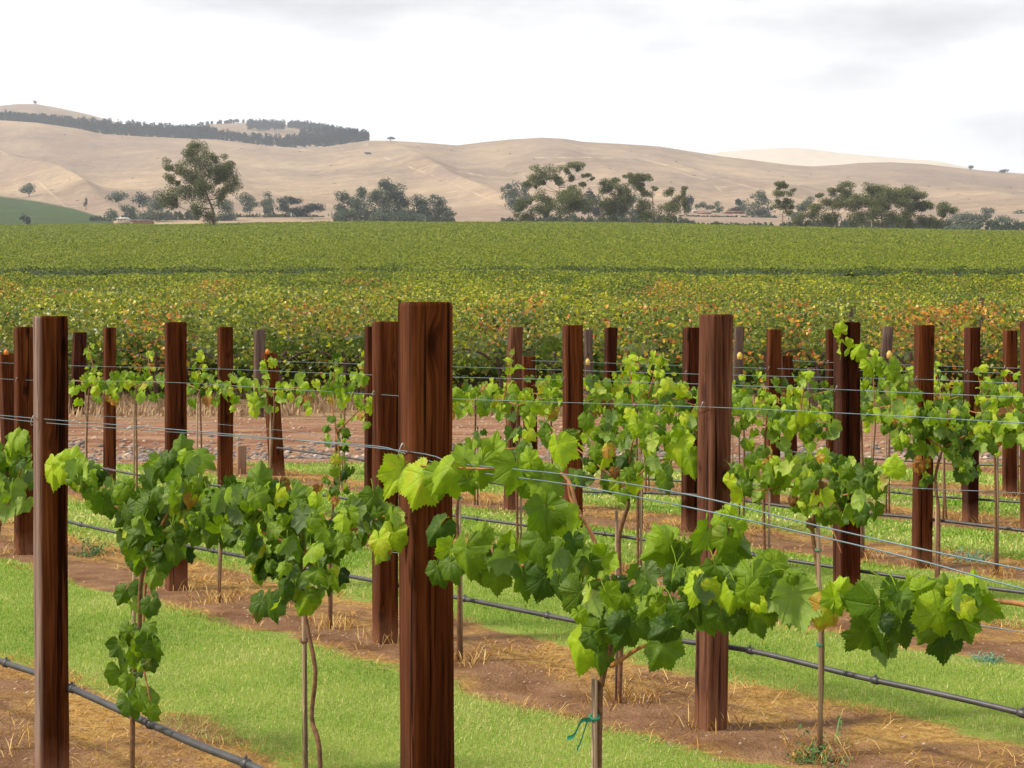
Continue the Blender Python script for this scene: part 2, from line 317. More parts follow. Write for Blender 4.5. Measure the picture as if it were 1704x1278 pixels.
# hills: elevation given as photo height over bearing, then stood up at real distances
SKY1 = np.array([(-500, 232), (-200, 212), (0, 200), (60, 204), (130, 214), (170, 223), (250, 228), (300, 230), (360, 232), (430, 241), (500, 247), (530, 246), (570, 240), (612, 234), (650, 234), (700, 237), (760, 242), (800, 237), (850, 232), (900, 229), (940, 231), (970, 236), (1060, 241), (1100, 244), (1150, 252), (1200, 260), (1250, 266), (1310, 274), (1350, 277), (1400, 274), (1430, 271), (1484, 270), (1540, 273), (1600, 280), (1640, 284), (1704, 289), (1900, 300), (2300, 310)])
SKY2 = np.array([(-500, 215), (-150, 190), (0, 176), (30, 173), (60, 173), (100, 180), (150, 191), (200, 205), (250, 213), (310, 214), (345, 207), (410, 204), (440, 208), (480, 208), (520, 214), (560, 222), (600, 229), (625, 242), (700, 262), (1050, 270), (1150, 262), (1170, 257), (1200, 253), (1250, 249), (1300, 246), (1340, 247), (1400, 255), (1480, 262), (1560, 268), (1610, 279), (1650, 292), (1800, 310), (2300, 320)])
FOOT = np.array([(-500, 366), (0, 366), (300, 364), (500, 362), (800, 361), (1100, 362), (1400, 366), (1704, 368), (2300, 370)])
D0, D1, D2, D3 = 820., 2300., 2750., 3300.
def hy(px, d, want=False):
    """photo height of the hill surface at bearing px and distance d"""
    px = np.asarray(px, float); d = np.asarray(d, float); px, d = np.broadcast_arrays(px, d)
    s1 = np.interp(px, SKY1[:, 0], SKY1[:, 1]); s2 = np.interp(px, SKY2[:, 0], SKY2[:, 1]); ft = np.interp(px, FOOT[:, 0], FOOT[:, 1])
    s = np.clip((d - D0) / (D1 - D0), 0, 1); x = (px - CX) / F * d
    sp = (fbm(px / 210 + s * 1.1 + 3.3, s * 1.9 + 1.7, 11, 3) - .5) * 2
    e = s ** 1.15; e = e + .33 * sp * (s * (1 - s)) * 2.2
    rid = np.zeros_like(s)
    for (xa, sa, xb, sb, wd, am) in ((640, .98, 870, .06, 40, .10), (-40, .8, 230, .03, 45, .11), (250, .85, 470, .15, 50, .08), (1060, .9, 1330, .25, 45, .09), (1440, .95, 1250, .1, 60, .09), (900, .95, 960, .3, 60, .06), (1600, .8, 1740, .1, 60, .08)):
        tt = np.clip((s - sb) / (sa - sb), 0, 1); xc = xb + (xa - xb) * tt + 14 * np.sin(s * 9 + xa); dx = (px - xc)
        rid += 1.7 * am * np.exp(-(np.abs(dx) / wd) ** 1.4) * np.clip(np.sin(np.clip(tt, 0, 1) * math.pi), 0, 1)
    e = e + rid; e = e + (fbm(px / 34, s * 9, 5, 4) - .5) * .035 * np.clip(s * (1 - s) * 5, 0, 1) + (fbm(px / 70 + s * 6, s * 5, 15, 3) - .5) * .02 * np.clip(s * (1 - s) * 5, 0, 1)
    y1 = ft + (s1 - ft) * np.clip(e, -.1, 1.0 + 0 * e)
    back = np.clip((d - D1) / (D2 - D1), 0, 1); y2 = s1 + 26 * np.sin(back * math.pi * .5) ** 1.0
    up = np.clip((d - D2) / (D3 - D2), 0, 1); up = up * up * (3 - 2 * up)
    y3 = (s1 + 26) + (s2 - s1 - 26) * up + 2.5 * (fbm(px / 50, d / 120., 9, 3) - .5) * np.sin(up * math.pi)
    y = np.where(d <= D1, y1, np.where(d <= D2, y2, y3))
    y = np.where(d < D0, 402 + (ft - 402) * np.clip((d - 580) / (D0 - 580), 0, 1) ** .8, y)
    if want: return rid
    return np.where(d > D3, s2 + (d - D3) * .05, y)
pxs = np.concatenate([np.linspace(-620, -60, 80, endpoint=False), np.linspace(-60, 1770, 900), np.linspace(1770, 2350, 80)[1:]]); ds = np.concatenate([np.linspace(580, D0, 20)[:-1], np.linspace(D0, D1, 230)[:-1], np.linspace(D1, D3, 60), [3600, 4200]])
PX, DD = np.meshgrid(pxs, ds); HYv = hy(PX, DD)
X = (PX - CX) / F * DD; Z = CAMZ - (HYv - HY) / F * DD
ncol = len(pxs); i, j = np.meshgrid(np.arange(len(ds) - 1), np.arange(ncol - 1), indexing='ij')
q = np.stack([i * ncol + j, i * ncol + j + 1, (i + 1) * ncol + j + 1, (i + 1) * ncol + j], -1).reshape(-1, 4)
m, t, n, l, b = mat('dry_hill_grass'); p = pos(t)
c = mixc(t, mrange(t, tnoise(t, p, .0042, 7, .68), .38, .62), (.25, .180, .122), (.47, .350, .225))
c = mixc(t, mrange(t, tnoise(t, p, .012, 6, .65, vscale=(1, .5, 3)), .52, .66, 0, .65), c, (.24, .175, .145))
c = mixc(t, mrange(t, tnoise(t, p, .03, 5, .7, vscale=(.6, .6, 5)), .58, .70, 0, .55), c, (.55, .43, .29))
c = mixc(t, mrange(t, tnoise(t, p, .12, 4, .75), .58, .70, 0, .55), c, (.14, .11, .085))
c = mixc(t, mrange(t, tnoise(t, p, .05, 6, .8, vscale=(1, .4, 4)), .35, .65), mixc(t, .22, c, (.14, .10, .08)), c)
sx = t.nodes.new('ShaderNodeSeparateXYZ'); l.new(p, sx.inputs[0])
# sown green field at the foot on the left, and the farther range, its sunlit patch painted in as pale colour
c = mixc(t, mrange(t, attr(t, 'track'), .5, 1, 0, .55), c, (.70, .58, .40))
st_ = tnoise(t, p, .011, 6, .72, vscale=(1.0, .25, 2.6)); c = mixc(t, mrange(t, st_, .40, .60, .0, .38), c, (.20, .155, .135))
c = mixc(t, mrange(t, tnoise(t, p, .09, 5, .8, vscale=(.7, .7, 2)), .52, .66, 0, .45), c, (.60, .48, .33))
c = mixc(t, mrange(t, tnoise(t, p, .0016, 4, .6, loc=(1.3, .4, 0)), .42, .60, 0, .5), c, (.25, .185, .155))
gl = mth(t, 'MULTIPLY', attr(t, 'field'), 1.0); rowsn = tnoise(t, p, .35, 2, .5, vscale=(.25, 1.6, 1))
c = mixc(t, gl, c, mixc(t, mrange(t, rowsn, .4, .6), (.030, .055, .018), (.065, .095, .034)))
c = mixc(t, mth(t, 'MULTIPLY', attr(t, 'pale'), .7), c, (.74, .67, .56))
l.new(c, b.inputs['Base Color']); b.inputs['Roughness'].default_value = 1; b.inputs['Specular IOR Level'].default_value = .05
bump(t, b, tnoise(t, p, .03, 6, .65), 8, .6)
fld = np.clip((np.interp(PX, [-600, 0, 60, 120, 170, 200], [318, 325, 333, 345, 360, 372]) - HYv) / -3 + .0, 0, 1) * (PX < 190) * (DD < 1500)
trk = np.zeros_like(HYv)
for (xa, ya, xb, yb, xc, yc) in ((640, 262, 740, 300, 862, 352), (890, 262, 1060, 262, 1290, 322), (1120, 285, 1180, 300, 1200, 318), (-20, 235, 40, 280, 110, 345), (590, 246, 604, 242, 612, 240), (380, 250, 430, 240, 520, 252), (760, 285, 800, 292, 850, 312)):
    for (p0, p1) in (((xa, ya), (xb, yb)), ((xb, yb), (xc, yc))):
        ux, uy = p1[0] - p0[0], p1[1] - p0[1]; tt = np.clip(((PX - p0[0]) * ux + (HYv - p0[1]) * uy) / (ux * ux + uy * uy), 0, 1); dd_ = np.hypot(PX - p0[0] - ux * tt, (HYv - p0[1] - uy * tt) * 1.6); trk = np.maximum(trk, np.clip(1.5 - dd_ / 2.6, 0, 1) * (DD < D1) * (.5 + .5 * noise2(PX / 9, HYv / 9, 4)))
pale = np.clip((DD - D2) / 200, 0, 1) * (PX > 900)  # mask for sunlight painted onto the far ridge as paler colour
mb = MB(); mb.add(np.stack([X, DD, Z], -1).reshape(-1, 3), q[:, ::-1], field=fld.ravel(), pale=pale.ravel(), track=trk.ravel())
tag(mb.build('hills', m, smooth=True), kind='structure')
def surf(px, py):
    dd = np.linspace(D0, D3, 500); yy = hy(px, dd); k = np.where(yy <= py)[0]
    d = dd[k[0]] if len(k) else D3
    return d
def hz(px, d): return CAMZ - (float(hy(px, d)) - HY) / F * d

# ------------------------------------------------------------------ haze
# (built at the end, once everything it has to enclose exists)

# ------------------------------------------------------------------ lawn, straw, stones
def scatter_blades(name, n, ymin, ymax, cond, size, widths, tintf, mat_, lie=.35, seg=2):
    y = ymin + (ymax - ymin) * rng.random(n) ** .62 if ymin < 10 else rng.uniform(ymin, ymax, n)
    x = rng.uniform(-.40, .40, n) * (y + .6); k = cond(x, y); x = x[k]; y = y[k]; n = len(x); z = gz(x, y) - .004
    h = rng.uniform(size[0], size[1], n); wd = rng.uniform(widths[0], widths[1], n) * np.clip(y / 7, .8, 2.2); th = rng.uniform(0, 2 * math.pi, n); ln = rng.uniform(0, lie, n) if np.isscalar(lie) else rng.uniform(*lie, n)
    dx, dy = np.cos(th), np.sin(th); wx, wy = -dy * wd / 2, dx * wd / 2
    o = np.stack([x, y, z], 1); W = np.stack([wx, wy, 0 * x], 1)
    up = np.stack([dx * np.sin(ln), dy * np.sin(ln), np.cos(ln)], 1); up2 = np.stack([dx * np.sin(np.minimum(ln * 1.8, 1.6)), dy * np.sin(np.minimum(ln * 1.8, 1.6)), np.cos(np.minimum(ln * 1.8, 1.6))], 1)
    mid = o + up * h[:, None] * .5; tip = mid + up2 * h[:, None] * .5
    V = np.stack([o - W, o + W, mid + W * .8, mid - W * .8, tip], 1).reshape(-1, 3); k0 = np.arange(n)[:, None] * 5
    tt = np.repeat(tintf(x, y, n), 5)
    mb = MB(); mb.add(V, [k0 + np.array([[0, 1, 2, 3]]), k0 + np.array([[3, 2, 4]])], tint=tt)
    o = mb.build(name, mat_); return o
def is_lawn(x, y):
    return (np.abs(strip(x, y + (fbm(x * 1.1, y * 1.1, 21) - .5) * .55) - .095) > .212) & (y < 20.1) & (y > 2)
lt = lambda x, y, n: np.clip(.16 + .95 * fbm(x * 1.6, y * 1.6, 31) - .1 + rng.normal(0, .16, n) + (rng.random(n) < .08) * .35, 0, 1)
o = scatter_blades('lawn_grass', 420000, 3.0, 12, is_lawn, (.012, .032), (.0016, .0032), lt, M['grass'], .8)
tag(o, 'short mown green lawn between the nearer vine rows', 'grass', kind='stuff')
o = scatter_blades('lawn_grass', 130000, 11, 20.2, is_lawn, (.02, .045), (.005, .009), lt, M['grass'], .8)
tag(o, 'short mown green lawn between the farther vine rows', 'grass', kind='stuff')
def is_straw(x, y):
    s = strip(x, y); nn = fbm(x * 2.1, y * 2.1, 51); far = (s > .06) & (s < .33) & (nn > .44); ed = (np.abs(s - .095) > .19) & (np.abs(s - .095) < .26) & (nn > .45)
    return (far | ed | ((rng.random(len(x)) < .05) & (np.abs(s - .095) < .2))) & (y < 20.2)
o = scatter_blades('dry_straw', 145000, 3.2, 20, is_straw, (.04, .15), (.0022, .0045), lambda x, y, n: np.clip(rng.normal(.42, .22, n), 0, 1), M['straw'], (.9, 1.5))
tag(o, 'orange dry straw lying along the vine rows', 'straw', kind='stuff')
o = scatter_blades('dry_grass', 30000, 30, 42, lambda x, y: fbm(x * .8, y * .8, 61) > .42, (.10, .28), (.010, .022), lambda x, y, n: np.clip(rng.normal(.85, .15, n), 0, 1), M['drygrass'], .7)
tag(o, 'tall dry grass under the edge of the old vineyard', 'dry grass', kind='stuff')
def stones(name, n, xy, size, tintf, lab):
    mb = MB(); x, y = xy(n); z = gz(x, y)
    ico = np.array([[1, 0, 0], [-1, 0, 0], [0, 1, 0], [0, -1, 0], [0, 0, 1], [0, 0, -1]], float); fc = np.array([[0, 2, 4], [2, 1, 4], [1, 3, 4], [3, 0, 4], [2, 0, 5], [1, 2, 5], [3, 1, 5], [0, 3, 5]])
    V = ico[None] * rng.uniform(.5, 1.2, (n, 6, 1)) * rng.uniform(size[0], size[1], (n, 1, 1)) * np.array([1.3, 1, .6]); th = rng.uniform(0, 6.28, n); cs, sn = np.cos(th)[:, None], np.sin(th)[:, None]
    V = np.stack([V[..., 0] * cs - V[..., 1] * sn, V[..., 0] * sn + V[..., 1] * cs, V[..., 2]], -1) + np.stack([x, y, z], 1)[:, None, :]
    mb.add(V.reshape(-1, 3), (np.arange(n)[:, None, None] * 6 + fc[None]).reshape(-1, 3), tint=np.repeat(tintf(n), 6)); return tag(mb.build(name, M['stone']), *lab, kind='stuff')
stones('drain_stones', 3400, lambda n: (rng.uniform(-9.5, 9.5, n), 22.6 + rng.normal(0, .75, n)), (.03, .09), lambda n: np.clip(rng.normal(.45, .28, n), 0, 1), ('grey broken stones lining the shallow drain behind the lawn', 'stones'))
def soilxy(n):
    x = []; y = []
    while sum(map(len, x)) < n:
        yy = 3.2 + 20 * rng.random(n * 4) ** .8; xx = rng.uniform(-.38, .38, n * 4) * yy; k = (np.abs(strip(xx, yy) - .03) < .2) | (yy > 20.4); x.append(xx[k]); y.append(yy[k])
    return np.concatenate(x)[:n], np.concatenate(y)[:n]
stones('soil_clods', 5000, soilxy, (.003, .014), lambda n: np.where(rng.random(n) < .03, 1, np.clip(rng.normal(.82, .04, n), 0, 1)), ('small clods and pale chips on the bare soil strips', 'clods'))
stones('bank_pebbles', 3500, lambda n: (rng.uniform(-11, 11, n), rng.uniform(20.2, 31, n)), (.015, .05), lambda n: np.where(rng.random(n) < .08, 1, np.clip(rng.normal(.84, .05, n), 0, 1)), ('pebbles and clods on the red dirt bank', 'pebbles'))

# ------------------------------------------------------------------ rows
def line(p1, p2):
    (x1, d1), (x2, d2) = p1, p2; return (x1, d1, x2 - x1, d2 - d1)
ROW = {1: line((-1.654, 5.6), (-.212, 3.8)), 2: line((-.665, 8.22), (.84, 6.45)), 3: line((-1.13, 12.5), (2.05, 9.56)), 4: line((0, 14.6), (2.9, 11.03)), 5: line((1.05, 17.1), (4.05, 13.7)), 6: line((3.6, 17.6), (5.1, 16.0))}
def rd(r, px):
    x0, d0, ux, ud = ROW[r]; k = (px - CX) / F; return d0 + ud * (k * d0 - x0) / (ux - k * ud)
def rp(r, px, z, off=0):
    d = rd(r, px) + off * 1.28; return np.array([(px - CX) / F * d, d, z])
def rpy(r, px, py, off=0): return P(px, py, rd(r, px) + off * 1.28)

# posts: (px_top, px_base, y_top, distance, width px, facet angle, material, label, staple y)
def post(name, pxt, pxb, yt, d, wpx, phi, mt, label, staple=None, zb=-.25, pale=.10, group='wooden posts of the young vine trellis', sq=.014):
    wm = wpx / F * d; top_ = pxt; s = wm / (math.cos(R(phi)) + math.sin(R(phi))) / 2; ch = min(sq, s * .4)
    top = P(pxt, yt, d); xb = (pxb - CX) / F * d; base = np.array([xb, d, float(gz(xb, d))])
    ax = (top - base); H = ax[2]; slope = ax[0] / H
    sec = []
    for (sx_, sy_) in ((-1, -1), (1, -1), (1, 1), (-1, 1)):
        for k in range(3):
            t_ = k / 2 * math.pi / 2; cx_, cy_ = (s - ch) * sx_, (s - ch) * sy_; a0 = math.atan2(sy_, sx_) - math.pi / 4 + t_
            sec.append((cx_ + ch * math.cos(a0), cy_ + ch * math.sin(a0)))
    sec = np.array(sec); pe = R(phi) + math.atan((CX - pxt) / F); cs, sn = math.cos(pe), math.sin(pe); sec = np.stack([sec[:, 0] * cs - sec[:, 1] * sn, sec[:, 0] * sn + sec[:, 1] * cs], 1)
    # left face turned to the lens
    zs = list(np.linspace(zb, H - .012, 16)) + [H - .004, H]; V = []; ph = random.random() * 9
    for z in zs:
        f = 1 + .012 * math.sin(z * 3 + ph) + (0 if z < H - .008 else (-.02 if z < H - .001 else -.07))
        r_ = sec * f; r_ = r_ + .0015 * np.sin(np.arange(12)[:, None] * 2.1 + z * 5 + ph)
        V.append(np.stack([r_[:, 0] + slope * z, r_[:, 1], np.full(12, z)], 1))
    V.append(np.array([[slope * H, 0, H + .001]])); V = np.concatenate(V); nz_ = len(zs); i, j = np.meshgrid(np.arange(nz_ - 1), np.arange(12), indexing='ij'); j2 = (j + 1) % 12
    q = np.stack([i * 12 + j, i * 12 + j2, (i + 1) * 12 + j2, (i + 1) * 12 + j], -1).reshape(-1, 4); capf = np.array([[(nz_ - 1) * 12 + k, (nz_ - 1) * 12 + (k + 1) % 12, nz_ * 12] for k in range(12)])
    mb = MB(); ed_ = np.zeros((nz_, 12)); ed_[:, [0, 11]] = pale; ed_[:, [1, 10]] = pale * .5; mb.add(V, [q, capf], edge=np.append(ed_.ravel(), 0)); bz = base[2]
    if staple is None:
        o = mb.build(name, M[mt]); o.location = base; tag(o, label, 'post', group); return o
    e = empty(name, base); tag(e, label, 'post', group); o = mb.build('shaft', M[mt], e)
    st = P(pxt, staple[1], d - s * 1.05) if False else None
    zz = CAMZ - (staple[1] - HY) / F * d - bz; xx = (staple[0] - CX) / F * (d - s) - base[0]; mb = MB()
    # galvanised staple standing proud of the face, holding the wire
    yy = -s * 1.06; r_ = .0016
    pts = [(xx - .008, yy + .012, zz - .012), (xx - .008, yy - .008, zz - .012), (xx - .005, yy - .014, zz + .004), (xx + .003, yy - .014, zz + .022), (xx + .008, yy - .008, zz + .012), (xx + .008, yy + .012, zz + .006)]
    tube(mb, spline(pts, 3), r_, 5); mb.build('wire_staple', M['steel'], e, True)
    return e
def posty(base): return 4160. / (base - 565)
post('vine_post', 83.5, 86, 526, 5.6, 58, 13, 'post', 'large brown post with a pale grey left edge, nearest on the far left', (57, 700), pale=1)
post('vine_post', 707, 712, 503, 3.8, 96, 19, 'post', 'biggest and nearest post, reddish brown, with bright young leaves hanging across it', (669, 749))
post('vine_post', 40, 41, 544, 11.7, 34, 12, 'post', 'dark post showing just behind the large far-left post', (29, 632), group='wooden posts of the young vine trellis')
post('vine_post', 292, 294, 536, 10.07, 37.5, 8, 'post', 'brown post rising out of the thick vine leaves left of centre', (275, 636))
post('vine_post', 641, 641, 535, 8.22, 46, 20, 'post', 'post with an oval knot, half hidden behind the biggest post', (622, 656))
post('vine_post', 1191.5, 1183, 523, 6.45, 59.5, 38, 'post_pale', 'stout weathered greyish brown post right of centre, split near its foot', (1168, 676))
post('vine_post', 182.5, 182.5, 545, 17.2, 21.5, 14, 'post', 'slim brown post standing alone between the far-left post and the leafy one')
post('vine_post', 375, 375, 544, 14.2, 26.5, 10, 'post', 'narrow reddish post just left of the short bleached stub', (365, 615))
post('vine_post', 619, 619, 543, 12.5, 27, 15, 'post_dark', 'dark post edge peeping out left of the knotted post')
post('vine_post', 953, 953, 541, 10.8, 35.5, 14, 'post', 'mid-sized red brown post right of the biggest post, with leaf tips over its foot', (938, 632))
post('vine_post', 1409, 1409, 536, 9.56, 47, 24, 'post_dark', 'nearly black post with a long bright green shoot curling across its top', (1391, 647))
post('vine_post', 858, 850, 544, 14.6, 26, 20, 'post_pale', 'small brown post with a reddish leaning post close behind its right side', (847, 614))
post('vine_post', 1150, 1147, 545, 13.1, 30, 24, 'post_dark', 'dark post tucked against the left side of the stout weathered post', (1141, 621))
post('vine_post', 1538, 1534, 541, 11.03, 35, 18, 'post', 'smooth red brown post fourth from the right edge, vine leaves round its middle', (1524, 630))
post('vine_post', 1017, 1010, 545, 17.1, 22.5, 18, 'post_dark', 'thin dark post behind the small bright vine crown, right of the mid-sized post', (1008, 605))
post('vine_post', 1288, 1285, 548, 15.3, 26, 16, 'post', 'small dark post midway between the stout weathered post and the black one', (1279, 613))
post('vine_post', 1618, 1614, 545, 13.7, 28.5, 30, 'post_dark', 'two-tone post with a thin grey pole rising behind its right edge', (1608, 619))
post('vine_post', 1384, 1384, 548, 17.6, 21, 16, 'post_dark', 'slim dark post showing left of the nearly black post', (1377, 603))
post('vine_post', 1681, 1680, 550, 16.0, 25, 18, 'post', 'small reddish post next to the right edge, beside the white tubes', (1671, 612))
post('vine_post', 1711, 1711, 534, 13.0, 28, 18, 'post', 'post cut off by the right edge of the picture')
# strainers and old fence posts
SG = 'leaning end posts at the far ends of the young rows'
def tagged(o, px, py, d, w_, h_, m_):
    mb = MB(); c = P(px, py, d); ww, hh = w_ / F * d / 2, h_ / F * d / 2
    v = np.array([(-ww, 0, -hh), (ww, 0, -hh), (ww, 0, hh * .3), (.35 * ww, 0, hh), (-.35 * ww, 0, hh), (-ww, 0, hh * .3)]); v2 = v + (0, .006, 0)
    nV = len(v); mb.add(np.vstack([v, v2]) + c - np.array(o.location), [np.array([range(nV)]), np.array([[i + nV for i in range(nV)][::-1]]), np.array([[i, i + nV, (i + 1) % nV + nV, (i + 1) % nV] for i in range(nV)])])
    mb.build('tag', m_, o)
def post2(name, *a, tagpos=None, **k):
    o = post(name, *a, **k)
    if tagpos:
        e = empty(name, tuple(o.location)); tag(e, o['label'], 'post', o['group'])
        for kk in ('label', 'category', 'group'): del o[kk]
        o.name = 'shaft'; o.parent = e; o.location = (0, 0, 0)
        tagged(e, *tagpos); return e
    return o
post2('leaning_post', 448, 461, 587, 18.5, 27, 14, 'post', 'leaning reddish end post with an orange tag, just right of the narrow reddish post', group=SG, tagpos=(445, 585, 18.35, 7, 9, M['orange']))
post2('leaning_post', 879, 884, 593, 19.3, 24, 12, 'post', 'leaning reddish end post close behind the small brown post near the centre', group=SG)
post2('leaning_post', 1309, 1318, 592, 19.6, 21, 12, 'post_dark', 'leaning dark end post right of the small dark post on the right half', group=SG)
post2('leaning_post', 10, 20, 588, 17.0, 30, 16, 'post', 'leaning reddish end post with an orange tag at the far left edge', group=SG, tagpos=(10, 586, 16.8, 8, 9, M['orange']))
post2('leaning_post', 73, 70, 600, 26, 10, 16, 'post_dark', 'small far end post seen beside the big far-left post', group=SG)
OG = 'old grey posts along the edge of the old vineyard'
post2('old_fence_post', 133, 127, 553, 31, 23, 10, 'post_dark', 'short thick blackened fence post left of the slim brown post', group=OG)
post2('old_fence_post', 432, 430, 548, 30, 19, 12, 'post_grey', 'grey weathered post standing behind the leaning post with the orange tag', group=OG)
post2('old_fence_post', 979, 981, 548, 30, 15, 10, 'post_grey', 'grey weathered post with a yellow tag, against the mid-sized red brown post', group=OG, tagpos=(978, 602, 29.7, 7, 11, M['yellow']))
post2('old_fence_post', 1230, 1226, 543, 30, 17, 10, 'post_grey', 'grey weathered post with a yellow tag, against the stout weathered post', group=OG, tagpos=(1231, 592, 29.7, 9, 12, M['yellow']))
post2('old_fence_post', 1478, 1466, 543, 30, 19, 10, 'post_grey', 'grey weathered post with a yellow tag, leaning right of the nearly black post', group=OG, tagpos=(1480, 590, 29.7, 9, 13, M['yellow']))
post2('old_fence_post', 1418, 1418, 509, 36, 12.5, 10, 'post_grey', 'tall narrow grey pole rising above the nearly black post', group=OG)
post2('old_fence_post', 1634, 1626, 495, 37, 9, 10, 'post_grey', 'tallest thin grey pole, leaning behind the two-tone post', group=OG)
post2('old_fence_post', 1352, 1352, 612, 31, 18, 10, 'post_grey', 'squat grey post low under the old vines left of the nearly black post', group=OG)
post2('post_stub', 401.5, 402, 741, 18.6, 17, 10, 'stub', 'short bleached wooden stub on the lawn left of the leaning post', group='')
for o in C.objects:
    if o.name.startswith('post_stub') and 'group' in o: del o['group']

# wires
def wire(r, pts, rad_, label, off=-.075):
    """pts: (px, py) on the row's plane"""
    mb = MB(); tube(mb, spline([rpy(r, a_, b_, off) for a_, b_ in pts], 5), rad_, 6)
    return tag(mb.build('trellis_wire', M['wire'], smooth=True), label, 'wire', 'trellis wires')
wire(1, [(-400, 664), (-100, 683), (57, 696), (330, 718), (669, 750), (760, 771), (945, 790), (1150, 824), (1340, 870), (1530, 913), (1704, 948), (1900, 990)], .0014, 'upper of the paired nearest wires, stapled to the biggest post', -.085)
wire(1, [(-400, 662), (-100, 684), (57, 702), (330, 722), (600, 740), (669, 753), (770, 782), (945, 806), (1150, 845), (1370, 894), (1540, 935), (1704, 980), (1900, 1020)], .0014, 'lower of the paired nearest wires, crossing in front of the stout post', -.07)
wire(2, [(-100, 620), (29, 632), (275, 636), (450, 646), (622, 656), (760, 664), (1168, 677), (1450, 690), (1704, 704), (2000, 720)], .0017, 'single wire stapled to the stout weathered post and crossing the black post')
wire(2, [(622, 915), (800, 938), (1000, 957), (1190, 977), (1450, 1012), (1704, 1052), (1900, 1080)], .0018, 'low wire hidden among the large front leaves', -.03)
wire(3, [(-60, 601), (135, 609), (365, 614), (619, 624), (938, 632), (1160, 639), (1391, 648), (1550, 655), (1704, 661), (1950, 670)], .0022, 'wire stapled to the mid-sized post and the black post')
wire(3, [(938, 768), (1160, 785), (1334, 797), (1500, 811), (1704, 821), (1950, 840)], .002, 'low wire crossing the lower right posts above the lawn', -.03)
wire(3, [(135, 690), (365, 706), (619, 733), (938, 768)], .0018, 'low wire sloping behind the leafy left vines', -.03)
wire(4, [(461, 601), (640, 607), (847, 613), (1141, 622), (1330, 627), (1524, 631), (1704, 638), (1950, 645)], .0023, 'wire stapled to the small brown post near the centre')
wire(5, [(884, 600), (1008, 604), (1279, 613), (1450, 617), (1608, 619), (1704, 622), (1950, 628)], .0024, 'far wire running to the two-tone post')
wire(6, [(1318, 600), (1377, 603), (1530, 608), (1671, 612), (1850, 618)], .0025, 'farthest wire near the right edge')

# drip hoses with emitters
def hose(r, pts, label, rad_=.0115, off=.09):
    e = empty('drip_hose', tuple(rpy(r, *pts[0], off))); tag(e, label, 'hose', 'black drip hoses hung along the rows')
    c = spline([rpy(r, a_, b_, off) for a_, b_ in pts], 10) - np.array(e.location); mb = MB(); tube(mb, c, rad_, 8)
    mb.build('pipe', M['hose'], e, True)
    ln = np.concatenate([[0], np.cumsum(np.linalg.norm(np.diff(c, axis=0), axis=1))]); s = .3; 
    while s < ln[-1] - .1:
        p_ = np.array([np.interp(s, ln, c[:, k]) for k in range(3)]); q_ = np.array([np.interp(s + .035, ln, c[:, k]) for k in range(3)]); mb = MB()
        tube(mb, [p_, p_ * .7 + q_ * .3, p_ * .3 + q_ * .7, q_], [rad_ * 1.15, rad_ * 1.4, rad_ * 1.4, rad_ * 1.15], 8); box(mb, (p_ + q_) / 2 + (0, 0, rad_ * 1.4), (.008, .008, .012))
        if rd(r, 852) < 13: mb.build('emitter', M['hose'], e)
        s += .62
hose(1, [(-200, 1030), (0, 1100), (60, 1120), (130, 1150), (240, 1200), (330, 1240), (430, 1280), (560, 1350), (700, 1420)], 'thick black hose curving across the bottom left corner', .0125)
hose(2, [(-60, 835), (60, 856), (130, 872), (200, 887), (320, 910), (480, 940), (620, 966), (770, 996), (940, 1030), (1120, 1064), (1250, 1083), (1425, 1125), (1560, 1154), (1704, 1188), (1850, 1230)], 'long black hose behind the stout weathered post, widest at the right edge')
hose(3, [(150, 775), (190, 783), (280, 799), (400, 812), (520, 822), (640, 840), (770, 860), (890, 876), (980, 885), (1100, 902), (1250, 923), (1370, 941), (1500, 960), (1704, 986), (1900, 1010)], 'black hose behind the mid-sized post and the black post')
hose(4, [(461, 745), (600, 765), (830, 805), (980, 818), (1130, 822), (1230, 832), (1370, 851), (1500, 859), (1704, 883), (1900, 905)], 'black hose behind the red brown post fourth from the right')
hose(5, [(1000, 792), (1200, 805), (1430, 760 + 55), (1560, 826), (1704, 836), (1850, 845)], 'thin far hose passing the two-tone post', .011)
hose(6, [(1318, 752), (1440, 762), (1570, 771), (1704, 776), (1850, 780)], 'farthest thin hose near the right edge', .010)

